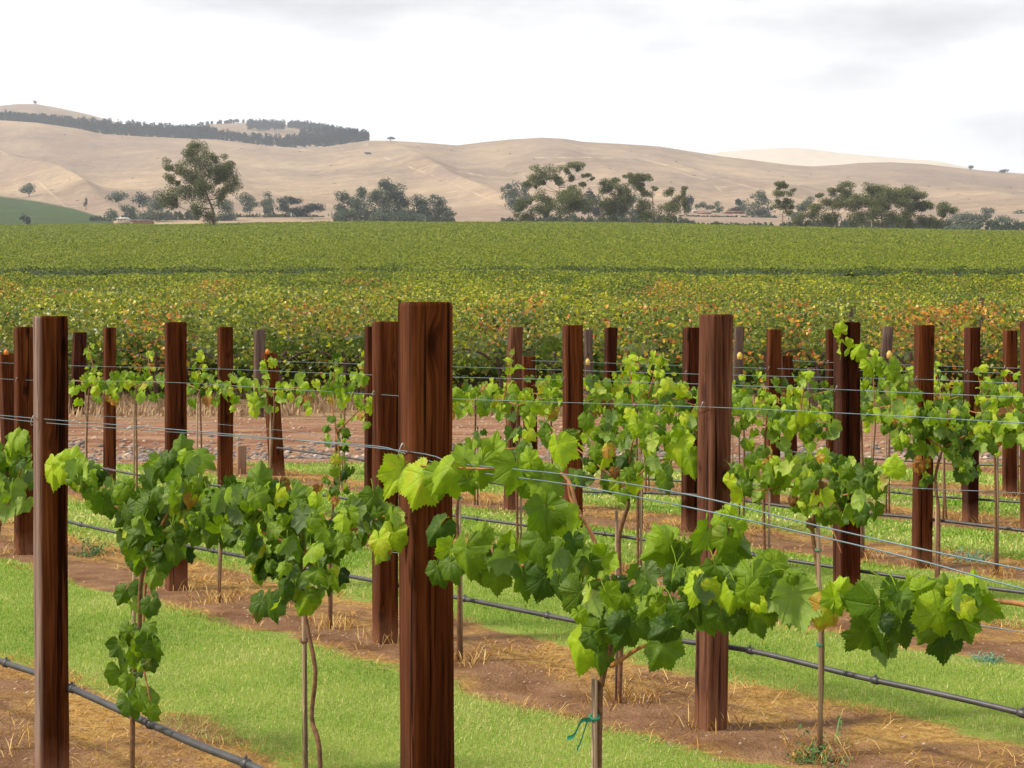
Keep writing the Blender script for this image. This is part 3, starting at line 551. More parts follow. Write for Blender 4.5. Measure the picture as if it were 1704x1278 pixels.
# ------------------------------------------------------------------ leaves
KP = [(0, 1.08), (7, .99), (16, .85), (26, .755), (36, .83), (47, .93), (57, .85), (70, .70), (82, .745), (95, .83), (108, .72), (124, .60), (142, .62), (156, .52), (168, .32)]
def leaf_tmpl(step=8, rings=(.34, .68, 1.0), deep=1.0, fold=.15, droop=.25, teeth=.042, seed=0, curl=0):
    r0 = random.Random(seed); K = int(168 // step); ks = list(range(-K, K + 1)); V = [(0, 0, 0)]; vein = [1.0]
    ph = r0.random() * 6
    for f in rings:
        for k in ks:
            th = k * step; rr = np.interp(abs(th), [a_[0] for a_ in KP], [a_[1] for a_ in KP]); rr = 1 - (1 - rr) * deep
            isv = (abs(k) * step) in (0, 48, 96, 144)
            if f == 1.0: rr *= (1 + teeth * (1 if (k % 2 == 0) else -1) * (1.3 if k % 4 == 0 else .8))
            x = math.sin(R(th)) * rr * f * .84; y = math.cos(R(th)) * rr * f
            z = fold * abs(x) - droop * f * f * (y if y > 0 else -.3 * y) * .9 - curl * x * x + .10 * f * f * math.sin(3.3 * y + ph)
            z += .022 * f * abs(math.sin(R(th) * 180 / 48)) + .05 * f * f * math.sin(R(th) * 5 + ph) + .03 * f * f * math.sin(R(th) * 9 + ph * 2)
            V.append((x, y, z)); vein.append(1.0 if isv else 0.0)
    n = len(ks); Fc = [(0, 1 + i, 2 + i) for i in range(n - 1)]
    for r_ in range(len(rings) - 1):
        b0 = 1 + r_ * n
        for i in range(n - 1):
            Fc += [(b0 + i, b0 + n + i, b0 + n + i + 1), (b0 + i, b0 + n + i + 1, b0 + i + 1)]
    return np.array(V, float), np.array(Fc)[:, ::-1], np.array(vein)
HI = [leaf_tmpl(4, (.45, .8, 1.0), seed=s, deep=dp, fold=fo, droop=dr, curl=cu) for s, (dp, fo, dr, cu) in enumerate([(1, -.30, .35, .15), (.9, -.5, .3, .2), (.75, .25, .55, .6), (1.1, .55, .3, 0), (.85, -.25, .6, .5), (1, .75, .2, -.1), (.7, -.6, .65, .1), (.95, -.85, .25, .2), (.8, .1, .3, .3)])]
LO = [leaf_tmpl(16, (.5, 1.0), seed=s, deep=dp, fold=fo, droop=dr, teeth=.04) for s, (dp, fo, dr) in enumerate([(1, -.3, .3), (.8, .45, .4), (.9, -.6, .5), (1, .6, .2)])]
def frame(tip, nrm):
    y = unit(tip); z = unit(nrm - y * np.dot(nrm, y)); x = np.cross(y, z); return np.stack([x, y, z], 0)
def put_leaf(mb, T, p_, tip, nrm, size, tint):
    V, Fc, vn = T; mb.add(V @ frame(np.asarray(tip, float), np.asarray(nrm, float)) * size + p_, Fc, tint=tint, vein=vn)
rnd = random.Random(11)
def rvec(s): return np.array([rnd.gauss(0, s), rnd.gauss(0, s), rnd.gauss(0, s)])
def blob_leaves(mb, pm, r, px, py, rx, ry, n, Lpx, tint, T, dj=.12, young=False, tsd=.19, cane=None):
    """n leaves through an ellipsoid round photo point px,py on row r"""
    for _ in range(int(n * (.90 if r == 1 else .85))):
        while True:
            a_, b_ = rnd.uniform(-1, 1), rnd.uniform(-1, 1)
            if a_ * a_ + b_ * b_ < 1: break
        off = rnd.gauss(0, dj); p_ = rpy(r, px + a_ * rx, py + b_ * ry - Lpx * .35, off); d = p_[1]
        sd = -1 if rnd.random() < .72 else 1
        nrm = np.array([rnd.gauss(-.15, .75), -1.0 * (1 if sd < 0 else -.5), rnd.uniform(.0, 1.1)])
        tip = np.array([rnd.gauss(0, .45), rnd.gauss(-.25, .35), -1.0 + (rnd.random() * .9 if young else rnd.random() * .35)])
        if young and rnd.random() < .4: tip[2] = rnd.uniform(0, .8)
        tt = tint + .07 + rnd.gauss(0, tsd); tt = min(max(tt, 0.02), .9)
        if rnd.random() < .03: tt = rnd.choice((.92, .95, .99))
        sz = Lpx / F * d * rnd.uniform(.42, .92); put_leaf(mb, rnd.choice(T), p_, tip, nrm, sz, tt)
        if pm is not None and rnd.random() < .5:
            q_ = p_ + np.array([rnd.gauss(0, .02), rnd.uniform(.01, .05), rnd.uniform(.0, .04)]); tube(pm, [p_, (p_ + q_) / 2 + (0, 0, .006), q_], .0011, 4, False, tint=.70)
def placed(mb, pm, r, lst, T, off=-.05):
    for it in lst:
        px, py, Lp, ang, tint = it[:5]; back = len(it) > 5
        front = r == 1 and (px < 150 or 640 < px < 785)      # these hang in front of the posts, clear of the timber
        p_ = rpy(r, px, py, (-.105 - abs(rnd.gauss(0, .012))) if front else off + rnd.gauss(0, .025)); d = p_[1]; a_ = R(ang)
        tip = np.array([math.sin(a_), rnd.gauss(-.12, .18), -math.cos(a_)]); nrm = np.array([rnd.gauss(-.1, .22 if front else .42), -1, rnd.uniform(.0, .7)])
        if back: nrm = np.array([rnd.gauss(0, .3), 1, rnd.gauss(0, .2)])
        put_leaf(mb, rnd.choice(T), p_, tip, nrm, Lp / F * d * rnd.uniform(.76, .92), min(1, max(0.02, tint + rnd.gauss(0, .02))))
        if pm is not None:
            q_ = p_ + np.array([-math.sin(a_) * .03, .005 if front else .035, .03 * math.cos(a_)]) + rvec(.006); tube(pm, spline([p_, (p_ + q_) / 2 + (0, -.004, .008), q_], 2), .0012, 4, False, tint=.72)
VG = 'young grapevines on the trellis'
def vine(r, label, px, trunk, canes, blobs, leaves=(), hi=True, tie=None, trunk_r=.010, group=VG):
    g = rp(r, px, 0); loc = (g[0], g[1], float(gz(g[0], g[1]))); e = empty('grapevine', loc); tag(e, label, 'grapevine', group)
    lo = np.array(loc); T = HI if hi else LO
    def bl(mb, name, mt, sm=False):
        if mb.n: 
            o = mb.build(name, mt, e, sm); o.data.transform(__import__('mathutils').Matrix.Translation((-lo[0], -lo[1], -lo[2]))); return o
    mb = MB(); tp = [np.array([lo[0], lo[1], lo[2] - .03]) if trunk[0][1] is None else rpy(r, *trunk[0])] + [rpy(r, *q_) for q_ in trunk[1:]]
    tube(mb, spline(tp, 5) + np.array([0, 0, 0]), [trunk_r * 1.15, trunk_r, trunk_r * .85], 7); bl(mb, 'trunk', M['bark'], True)
    for c_ in canes:
        mb = MB(); tube(mb, spline([rpy(r, *q_, -.10 if r == 1 and (q_[0] < 130 or 640 < q_[0] < 810) else 0) for q_ in c_], 5), [.0055 if hi else .006, .004, .0022], 6); bl(mb, 'cane', M['cane'], True)
    mb = MB(); pm = mb if hi else None
    for bb in blobs: blob_leaves(mb, pm, r, *bb[:4], bb[4], bb[5], bb[6], T, *(bb[7:]))
    placed(mb, pm, r, leaves, T)
    fo = bl(mb, 'foliage', M['leaf'])
    return e
def stake(r, px, ytop, label, w_=.016, lean=0, tie=None, yb=None, off=.025, d=None):
    b_ = rp(r, px, 0, off); z0 = float(gz(b_[0], b_[1])); e = empty('vine_stake', (b_[0], b_[1], z0)); tag(e, label, 'stake', 'thin wooden stakes beside the vines')
    H = CAMZ - (ytop - HY) / F * b_[1] - z0; mb = MB(); tube(mb, [(0, 0, -.05), (lean * .3 / F * b_[1], 0, H * .5), (lean / F * b_[1], 0, H)], [w_ / 2 * 1.05, w_ / 2, w_ / 2 * .9], 6); mb.build('rod', M['stake'], e)
    if tie:
        for (ty, mt, tail) in tie:
            z = CAMZ - (ty - HY) / F * b_[1] - z0; mb = MB(); th = np.linspace(0, 2 * math.pi, 10); xx = lean / F * b_[1] * z / H
            tube(mb, np.stack([xx + (w_ * .62) * np.cos(th), (w_ * .62) * np.sin(th), z + 0 * th + .004 * np.sin(th)], 1), .0035, 5)
            if tail:
                for sgn, ln in ((-1, .05), (-.35, .085)):
                    c0 = np.array([xx - w_ * .5, -w_ * .7, z]); pts = [c0, c0 + (sgn * .02, -.004, -.0), c0 + (sgn * ln * .7, -.006, -.012 - ln * .35), c0 + (sgn * ln, -.002, -ln * .75 - .0)]
                    c_ = spline(pts, 3); V = np.concatenate([c_, c_ + (0, .0, -.009), c_ + (0, .0015, -.0045)]); k = len(c_); ii = np.arange(k - 1)
                    mb.add(V, np.concatenate([np.stack([ii, ii + 1, ii + 1 + 2 * k, ii + 2 * k], 1), np.stack([ii + 2 * k, ii + 1 + 2 * k, ii + 1 + k, ii + k], 1)]))
            mb.build('tie', mt, e)
    return e
# --- row 1, the hero vine right of the biggest post
HERO = [(668, 783, 62, -35, .86), (706, 790, 64, -22, .88), (750, 776, 68, -40, .74), (735, 790, 50, -5, .62), (772, 763, 32, -150, .8, 1), (820, 753, 40, 170, .74), (802, 770, 52, -10, .62), (780, 800, 30, 15, .5), (858, 773, 56, -5, .6), (882, 768, 34, -165, .72), (884, 777, 30, 80, .7), (928, 738, 44, 8, .8), (906, 795, 62, 8, .6), (880, 800, 50, 15, .5), (906, 845, 64, 5, .5), (895, 898, 54, 5, .45), (776, 911, 58, 0, .58),
 (732, 876, 44, -42, .25), (752, 912, 42, -25, .78), (728, 945, 40, 20, .35), (800, 896, 34, 172, .72), (862, 914, 48, -5, .58), (826, 946, 52, 0, .55), (842, 928, 42, -85, .6, 1), (846, 905, 30, 170, .7), (790, 945, 42, 20, .5), (870, 955, 50, 15, .4), (750, 935, 40, 10, .4),
 (935, 862, 62, 18, .72), (946, 921, 64, -10, .62), (1004, 930, 52, -38, .76), (1039, 986, 60, -32, .55), (905, 962, 52, -12, .25), (932, 972, 50, 12, .22), (967, 985, 60, 0, .45), (980, 985, 50, 25, .7, 1), (1112, 905, 64, -62, .68), (1112, 902, 40, -155, .72), (1138, 924, 50, 0, .45), (1045, 1040, 52, -25, .3), (995, 1085, 48, 0, .42), (965, 1068, 62, -12, .8), (1105, 1072, 60, -32, .45), (1115, 1045, 52, -60, .25), (1135, 1015, 52, 18, .25), (1095, 998, 52, -50, .66), (1075, 985, 44, 0, .6), (1060, 1030, 50, 35, .4), (1010, 1040, 45, -30, .5), (1160, 1000, 45, 10, .35),
 (1209, 893, 46, -18, .58), (1198, 862, 32, -28, .72), (1214, 856, 26, 170, .8), (1222, 872, 34, 28, .72), (1174, 885, 46, -30, .64), (1226, 903, 40, 48, .45), (1225, 939, 40, -82, .48), (1286, 937, 44, -72, .62), (1288, 937, 42, 72, .66), (1154, 963, 44, -48, .62), (1168, 968, 54, -30, .91), (1226, 970, 70, -18, .78), (1252, 960, 62, 2, .58), (1270, 985, 62, 6, .56), (1288, 985, 52, 22, .7, 1), (1308, 978, 72, 5, .48), (1321, 985, 64, 14, .7, 1), (1170, 1020, 50, 22, .46), (1200, 1020, 46, 8, .42), (1228, 1025, 46, -8, .36), (1250, 1025, 44, 20, .4), (1190, 940, 44, 20, .5), (1318, 955, 28, 100, .6),
 (1388, 997, 38, -165, .76), (1396, 982, 30, 150, .8), (1392, 1000, 28, 20, .7), (1373, 1010, 46, -14, .965), (1420, 1006, 20, 200, .8)]
HERO2 = [(1464, 1009, 108, 10, .42), (1442, 1050, 52, -35, .42), (1470, 1065, 50, -8, .5, 1), (1500, 1036, 60, 15, .36), (1528, 981, 36, -140, .78), (1530, 981, 34, 115, .72), (1494, 988, 46, 5, .46), (1626, 1002, 54, 172, .84), (1612, 1004, 50, -80, .74), (1627, 1002, 56, 0, .66), (1640, 1008, 44, 55, .66), (1560, 1017, 62, -25, .74), (1588, 1010, 48, 32, .62), (1573, 1055, 64, 2, .18), (1546, 1048, 36, -32, .46), (1590, 985, 26, -160, .87), (1515, 1013, 42, 10, .5), (1600, 1030, 50, 20, .5), (1570, 990, 36, 175, .6)]
vine(1, 'nearest grapevine, its bright shoot of large leaves hanging across the biggest post', 988, [(994, None), (997, 1200), (1001, 1140), (1014, 1085), (1028, 1045)],
 [[(1028, 1045), (1010, 965), (985, 890), (962, 850), (946, 800), (915, 782), (860, 780), (800, 780), (700, 775)], [(1028, 1045), (1045, 985), (1100, 956), (1160, 963), (1235, 985), (1340, 1003), (1420, 1005)], [(1150, 962), (1182, 938), (1200, 900), (1214, 852)], [(1010, 965), (930, 945), (850, 940), (780, 930), (745, 905)], [(1018, 1108), (1065, 1078), (1108, 1065)], [(965, 855), (950, 830), (945, 800)]],
 [(1090, 990, 85, 38, 26, 40, .36), (1000, 1035, 50, 48, 22, 40, .40), (1240, 990, 80, 30, 18, 38, .48), (870, 935, 80, 24, 16, 36, .42), (960, 930, 30, 50, 8, 40, .42)], HERO, trunk_r=.0068)
vine(1, 'front vine end with a clump of big lobed leaves at the right', 1840, [(1840, None), (1835, 1200), (1800, 1040)], [[(1800, 1040), (1700, 1005), (1600, 1000), (1500, 1003), (1425, 1004)]],
 [(1600, 1020, 40, 30, 12, 42, .5), (1480, 1030, 35, 35, 8, 42, .4), (1800, 1040, 60, 60, 18, 46, .5)], HERO2)
stake(1, 989, 1130, 'pale stake with a loose green tie at the bottom centre', .0155, 0, [(1193, M['tie'], True)], off=-.02)
vine(1, 'dense dark green front vine with a crooked bare trunk, left of the biggest post', 523, [(536, None), (533, 1275), (519, 1195), (525, 1120), (514, 1055), (503, 990), (508, 930)],
 [[(508, 930), (470, 900), (420, 880), (350, 855)], [(508, 930), (560, 895), (610, 872), (665, 848)], [(508, 930), (520, 900), (512, 850)]],
 [(400, 860, 60, 42, 46, 34, .42), (460, 850, 55, 40, 38, 34, .48), (350, 850, 40, 38, 26, 34, .4), (480, 920, 80, 55, 70, 36, .34), (450, 975, 45, 45, 26, 34, .25), (540, 880, 50, 45, 34, 34, .5), (610, 890, 50, 38, 30, 34, .48), (530, 960, 40, 35, 16, 32, .4), (640, 900, 22, 40, 10, 36, .62)],
 [(622, 824, 44, 4, .48), (597, 838, 38, 10, .42), (505, 985, 36, 8, .91), (450, 1000, 42, 5, .3), (436, 1000, 38, -20, .35), (430, 800, 40, 178, .55), (405, 815, 42, 0, .35), (655, 885, 46, 12, .8), (570, 855, 34, -10, .45), (490, 830, 34, 190, .5), (386, 840, 44, -5, .32), (360, 835, 44, 2, .35), (510, 1000, 34, -30, .75), (530, 985, 30, 20, .5)], trunk_r=.0062)
stake(1, 509, 1020, 'pale bamboo stake beside the crooked bare trunk', .0165, -3, [(1065, M['bark'], False)])
vine(1, 'front vine with a domed crown and small leaves trailing down its stake', 219, [(214, None), (222, 1150), (232, 1050), (236, 960), (262, 890)],
 [[(262, 890), (290, 830), (310, 770)], [(262, 890), (220, 860), (170, 830), (110, 800), (85, 770)], [(262, 890), (320, 860), (360, 850)], [(262, 890), (245, 950), (240, 1020), (238, 1100), (250, 1170), (242, 1192)]],
 [(290, 800, 48, 45, 52, 33, .42), (260, 850, 55, 48, 52, 34, .34), (320, 870, 45, 40, 36, 34, .36), (235, 900, 30, 40, 22, 32, .42), (300, 905, 50, 28, 22, 33, .34), (238, 985, 22, 75, 16, 30, .42, .04), (226, 1120, 28, 70, 16, 30, .44, .05), (180, 825, 40, 26, 16, 32, .36), (125, 795, 30, 28, 12, 32, .55)],
 [(108, 770, 42, -20, .86), (90, 775, 46, -5, .84), (118, 768, 34, 165, .8), (130, 795, 40, 15, .5), (172, 830, 38, -10, .3), (190, 815, 36, 20, .35), (207, 985, 30, -25, .42), (250, 1005, 30, -10, .32), (243, 1040, 32, -40, .5), (213, 1050, 32, -15, .45), (235, 1060, 30, 30, .55), (200, 1072, 34, 10, .35), (245, 1065, 38, -8, .28), (200, 1115, 34, 20, .5), (248, 1100, 26, 25, .25), (215, 1165, 36, 30, .42), (232, 1165, 36, 55, .55), (247, 1185, 30, 40, .6), (256, 1075, 34, 12, .4), (225, 925, 36, 0, .5), (245, 935, 34, 20, .55), (272, 930, 28, 20, .38), (300, 750, 34, 180, .5), (330, 760, 38, 60, .55)], trunk_r=.008)
stake(1, 220, 930, 'brown stake under the trailing small leaves', .015, 4, [(1130, M['blue'], False)])
vine(1, 'leafy vine end cut off by the left edge of the picture', -20, [(-22, None), (-20, 1000), (0, 870)], [[(0, 870), (20, 820), (40, 770)], [(0, 870), (-60, 850)]],
 [(15, 760, 30, 28, 20, 30, .5), (20, 810, 32, 40, 34, 32, .4), (-40, 820, 50, 50, 30, 32, .4)], [(20, 745, 34, 175, .75), (40, 835, 28, -30, .7, 1), (10, 840, 32, 0, .7, 1)])
# --- row 2
vine(2, 'pale green vine on the tall stake in front of the nearly black post', 1362, [(1362, None), (1368, 1080), (1362, 960), (1352, 880), (1362, 830)], [[(1362, 830), (1320, 810), (1260, 815), (1220, 800)], [(1362, 830), (1420, 820), (1480, 790)], [(1362, 830), (1385, 880), (1400, 920)]],
 [(1260, 800, 50, 36, 30, 27, .62, .1), (1320, 795, 42, 36, 26, 27, .68, .1), (1375, 800, 40, 34, 24, 26, .66, .1), (1425, 810, 42, 32, 28, 27, .5, .1), (1405, 850, 36, 28, 16, 26, .46, .1), (1350, 845, 30, 22, 10, 24, .72, .1), (1225, 800, 22, 30, 10, 26, .36, .1), (1370, 770, 50, 14, 12, 22, .6, .1)],
 [(1480, 778, 30, 170, .82), (1490, 780, 26, 60, .8), (1455, 800, 34, 0, .5), (1380, 850, 30, 0, .5), (1352, 870, 18, 0, .97), (1318, 830, 16, 0, .99), (1455, 845, 28, 10, .4), (1370, 855, 28, 5, .45), (1286, 790, 34, 0, .6)], trunk_r=.009)
stake(2, 1366, 862, 'tall pale stake tied twice, in front of the lawn at the right', .017, -5, [(915, M['tie'], False), (1072, M['tie'], False)], off=-.03)
vine(2, 'broad pale green vine filling the gap left of the stout weathered post', 1030, [(1032, None), (1034, 1020), (1030, 900), (1045, 840), (1040, 810)], [[(1040, 810), (990, 770), (950, 740)], [(1040, 810), (1090, 770), (1140, 760)], [(1040, 810), (1050, 750), (1062, 700)]],
 [(985, 745, 48, 42, 34, 25, .5, .1), (1045, 735, 45, 45, 34, 25, .58, .1), (1100, 760, 45, 40, 30, 26, .52, .1), (1045, 805, 40, 26, 22, 24, .42, .1), (1120, 720, 30, 28, 12, 22, .6, .1), (965, 790, 26, 26, 12, 24, .4, .1), (1060, 690, 55, 18, 14, 20, .6, .1)],
 [(1130, 735, 46, -4, .84), (1148, 760, 42, 8, .7), (1060, 705, 30, 20, .78), (1030, 800, 26, 0, .9), (1055, 800, 30, 10, .91), (1105, 800, 26, 20, .4)], trunk_r=.010)
stake(2, 1026, 850, 'dark stake between the mid-sized post and the stout weathered post', .016, 0)
vine(2, 'smaller vine low behind the nearest vine, just right of the biggest post', 762, [(762, None), (764, 940), (760, 850), (775, 770)], [[(775, 770), (820, 750), (870, 745)], [(775, 770), (740, 750)]],
 [(800, 745, 42, 24, 18, 22, .5, .08), (870, 740, 36, 24, 16, 22, .5, .08), (925, 735, 30, 24, 10, 22, .52, .08)], trunk_r=.008)
stake(2, 768, 800, 'stake right beside the edge of the biggest post', .018, -4, [(828, M['tie'], False)])
vine(2, 'upright vine with a hanging column of leaves left of the knotted post', 548, [(548, None), (550, 900), (556, 820), (560, 720)], [[(560, 720), (552, 660), (560, 600)], [(560, 720), (600, 680)], [(560, 720), (566, 780), (562, 835)]],
 [(560, 735, 22, 40, 26, 15, .42, .05), (562, 795, 24, 38, 26, 15, .36, .05), (575, 650, 34, 28, 26, 16, .6, .07), (600, 690, 22, 24, 10, 15, .55, .06), (562, 612, 9, 22, 8, 13, .78, .04, True)],
 [(532, 812, 15, -10, .97), (560, 830, 15, 0, .96), (600, 690, 14, 0, .93)], trunk_r=.008)
stake(2, 551, 850, 'thin stake left of the knotted post', .015, 3, [(975, M['white'], False)])
vine(2, 'short vine hidden behind the front leaves right of the leafy brown post', 365, [(364, None), (368, 930), (372, 880)], [[(372, 880), (350, 860)]], [(372, 880, 24, 26, 12, 22, .45, .06)], trunk_r=.006)
stake(2, 363, 896, 'short pale stake on the soil right of the leafy brown post', .016, 3)
# --- row 3
def gvine(r, px, lab, w_=.62, tint=.56, shoots=1, zc=1.06, n=70, hi=False, trail=False, bright=0):
    n = int(n * 1.15); shoots += (1 if px > 760 and n > 90 else 0); d = rd(r, px); k = F / d; yc = HY + (CAMZ - zc) * k; Lp = .088 * k; ex = w_ * .66 * k
    tl = [(px, None), (px + rnd.uniform(-4, 4), yc + .6 * k), (px + rnd.uniform(-3, 3), yc + .12 * k), (px, yc)]
    cn = [[(px, yc), (px - ex * .5, yc - .06 * k), (px - ex, yc - .02 * k)], [(px, yc), (px + ex * .5, yc - .05 * k), (px + ex, yc)]]
    bl = []
    for s in (-1, -.5, 0, .5, 1):
        bl.append((px + s * ex * .8, yc + rnd.uniform(-.05, .05) * k, ex * .34, rnd.uniform(.11, .17) * k, n // 5, Lp, tint + rnd.uniform(-.08, .08), .11))
    for _ in range(shoots):
        sx_ = px + rnd.uniform(-.6, .6) * ex; h = rnd.uniform(.28, .5) * k; ln = rnd.uniform(-.1, .1) * k
        cn.append([(sx_, yc), (sx_ + ln * .5, yc - h * .55), (sx_ + ln, yc - h)]); bl.append((sx_ + ln * .6, yc - h * .62, .055 * k, h * .42, 11, Lp * .72, .78, .04, True))
    if trail: bl.append((px, yc + .35 * k, .06 * k, .3 * k, 14, Lp * .8, .45, .04))
    lv = []
    for _ in range(3): lv.append((px + rnd.uniform(-1, 1) * ex, yc + rnd.uniform(-.1, .15) * k, Lp, rnd.uniform(-20, 20), rnd.choice((.92, .95, .98, .9))))
    vine(r, lab, px, tl, cn, bl, lv, hi=hi, trunk_r=.009)
    stake(r, px + rnd.choice((-5, 5)), yc + rnd.uniform(.1, .4) * k, 'stake of the ' + lab[lab.index('vine'):] if 'vine' in lab else lab, .017)
gvine(3, 148, 'sparse yellowing vine with a thin tall shoot, left of the slim brown post', .34, .74, 1, 1.14, 30)
gvine(3, 228, 'narrow vine with one tall curling shoot, right of the slim brown post', .40, .62, 1, 1.16, 42)
gvine(3, 333, 'small vine between the leafy brown post and the narrow reddish post', .38, .58, 1, 1.14, 42)
gvine(3, 455, 'yellowish vine spreading in front of the leaning post with the orange tag', .60, .66, 1, 1.14, 56)
gvine(3, 680, 'vine mostly hidden behind the biggest post', .5, .55, 1, 1.1, 40)
gvine(3, 862, 'yellow and orange tinged vine in front of the small brown post', .62, .62, 0, 1.12, 80)
gvine(3, 1062, 'vine crown with upright lime shoots, right of the mid-sized post', .60, .55, 2, 1.15, 80)
gvine(3, 1275, 'dense vine between the stout weathered post and the nearly black post', .68, .56, 0, 1.05, 100)
vine(3, 'dark leafed vine whose long lime shoot climbs over the nearly black post', 1560, [(1560, None), (1562, 860), (1556, 800), (1568, 745)], [[(1568, 745), (1520, 715), (1490, 700)], [(1568, 745), (1640, 710), (1700, 700)], [(1530, 720), (1510, 640), (1470, 610), (1420, 575), (1400, 545)]],
 [(1530, 725, 42, 36, 44, 22, .5, .1), (1590, 730, 45, 36, 46, 22, .4, .1), (1645, 730, 40, 34, 36, 22, .44, .1), (1690, 715, 28, 34, 20, 22, .56, .1), (1560, 700, 60, 20, 20, 19, .66, .1), (1605, 780, 26, 24, 14, 22, .34, .1), (1515, 670, 12, 40, 16, 18, .66, .04), (1540, 785, 12, 26, 8, 18, .55, .05)],
 [(1398, 552, 20, 170, .86), (1402, 556, 20, -30, .86), (1408, 572, 22, 30, .84), (1412, 580, 24, -30, .84), (1425, 590, 24, 160, .8), (1432, 598, 24, -10, .78), (1446, 604, 24, 30, .8), (1456, 606, 24, 175, .76), (1470, 612, 26, 0, .7), (1484, 618, 26, 10, .66), (1488, 610, 22, 170, .66), (1500, 630, 26, -10, .6), (1510, 642, 24, 15, .56), (1520, 655, 24, 0, .62), (1505, 680, 34, -5, .7, 1), (1536, 768, 24, 8, .965), (1528, 775, 18, 0, .95), (1690, 705, 30, 170, .84), (1660, 715, 26, 160, .8)], hi=True, trunk_r=.010)
stake(3, 1557, 800, 'stake under the dark leafed vine at the right', .016, 2)
# --- rows 4 to 6
for r, px, lab, kw in (
 (4, 575, 'little vine left of the dark post edge', dict(w_=.45, n=36, tint=.6)), (4, 790, 'yellow green vine right of the biggest post, in the middle distance', dict(n=60, tint=.66, shoots=0)),
 (4, 918, 'small bright vine left of the mid-sized post', dict(n=56, tint=.6, shoots=0)), (4, 1068, 'vine with a pale dried leaf, left of the tucked dark post', dict(n=60, tint=.62, shoots=2)),
 (4, 1235, 'bright green vine right of the stout weathered post', dict(n=72, tint=.58, shoots=0)), (4, 1432, 'green vine right of the nearly black post, low under the long shoot', dict(n=76, tint=.52, shoots=1)), (4, 1655, 'bright vine between the two-tone post and the right edge', dict(n=80, tint=.62, shoots=1)),
 (5, 945, 'tiny vine partly behind the mid-sized post', dict(n=40, shoots=0)), (5, 1075, 'far vine with two tall lime shoots', dict(n=50, shoots=2, tint=.66)), (5, 1214, 'far vine behind the stout weathered post', dict(n=50, shoots=0)),
 (5, 1350, 'far dark green vine left of the slim dark post', dict(n=64, shoots=0, tint=.48)), (5, 1480, 'far vine between the nearly black post and the red brown post', dict(n=64, shoots=1, tint=.52)), (5, 1575, 'far green vine left of the two-tone post', dict(n=64, shoots=1, tint=.5)), (5, 1720, 'far vine at the right edge', dict(n=64, shoots=1, tint=.5)),
 (6, 1455, 'farthest reddish leaved small vine on the red soil', dict(n=30, shoots=0, w_=.35, zc=.75, tint=.955)), (6, 1600, 'farthest vine behind the two-tone post', dict(n=50, shoots=0, tint=.48)), (6, 1695, 'farthest vine behind the small reddish post', dict(n=50, shoots=0, tint=.48))):
    gvine(r, px, lab, **kw)

# small things
BASES = [(o.location.x, o.location.y) for o in C.objects if o.parent is None and o.get('category') in ('post', 'stake', 'grapevine')]
BASES = [b_ for b_ in BASES if b_[1] < 20]
mb = MB()
for (bx_, by_) in BASES:
    for _ in range(46 if by_ < 12 else 20):
        a_ = rnd.uniform(0, 6.28); rr_ = rnd.uniform(.04, .17); x_, y_ = bx_ + rr_ * math.cos(a_), by_ + rr_ * math.sin(a_); z_ = float(gz(x_, y_)); h_ = rnd.uniform(.02, .09); b2 = rnd.uniform(0, 6.28); lx, ly = math.cos(b2) * h_ * .8, math.sin(b2) * h_ * .8; w2 = .0018
        mb.add([(x_ - w2, y_, z_), (x_ + w2, y_, z_), (x_ + lx * .5 + w2, y_ + ly * .5, z_ + h_ * .7), (x_ + lx * .5 - w2, y_ + ly * .5, z_ + h_ * .7), (x_ + lx, y_ + ly, z_ + h_)], [np.array([[0, 1, 2, 3]]), np.array([[3, 2, 4]])], tint=rnd.random())
tag(mb.build('dry_tufts', M['straw']), 'dry tufts of grass round the feet of posts and stakes', 'dry grass', kind='stuff')
def weed(name, px, py, d, r_, n, h, mt, label, lie=1.0):
    c = P(px, py, d); c[2] = float(gz(c[0], c[1])); mb = MB()
    for _ in range(n):
        a_ = rnd.uniform(0, 6.28); el = rnd.uniform(.15, 1.4) * lie; L_ = h * rnd.uniform(.5, 1.1); b0 = c + np.array([rnd.gauss(0, r_ * .35), rnd.gauss(0, r_ * .35), 0]); u_ = np.array([math.cos(a_) * math.cos(el), math.sin(a_) * math.cos(el), math.sin(el)])
        mid = b0 + u_ * L_ * .6; tip = b0 + u_ * L_ + (0, 0, -L_ * .12); wv = np.cross(u_, (0, 0, 1)) * L_ * .05 + 1e-4
        mb.add([b0 - wv * .4, b0 + wv * .4, mid + wv * .6, mid - wv * .6, tip], [np.array([[0, 1, 2, 3]]), np.array([[3, 2, 4]])], tint=rnd.random())
        for k in range(5):
            q_ = b0 + (tip - b0) * (.3 + .14 * k); s_ = L_ * .16; v_ = rvec(1); v_ = unit(v_) * s_; w2 = unit(np.cross(v_, rvec(1))) * s_ * .25
            mb.add([q_, q_ + v_ * .6 + w2, q_ + v_, q_ + v_ * .6 - w2], np.array([[0, 1, 2, 3]]), tint=rnd.random())
    o = mb.build(name, mt, origin=c); tag(o, label, 'weed'); return o
weed('weed', 146, 925, 11.6, .09, 34, .20, M['weed'], 'feathery weed growing by the hose behind the far-left post')
weed('weed', 1364, 1262, 5.95, .09, 40, .12, M['weed'], 'feathery green weed at the foot of the tall tied stake')
weed('weed', 985, 830, 16, .15, 30, .16, M['weed'], 'small weed on the far lawn left of the mid-sized post')
weed('weed', 1385, 1190, 6.2, .04, 6, .17, M['weed'], 'thin tall weed beside the tall tied stake')
weed('creeping_weed', 1610, 930, 11.4, .32, 90, .13, M['bluegreen'], 'low blue green creeping weed on soil near the right edge', .5)
weed('creeping_weed', 1640, 1098, 7.8, .10, 70, .09, M['bluegreen'], 'small blue green creeping weed behind the big lobed leaves', .5)
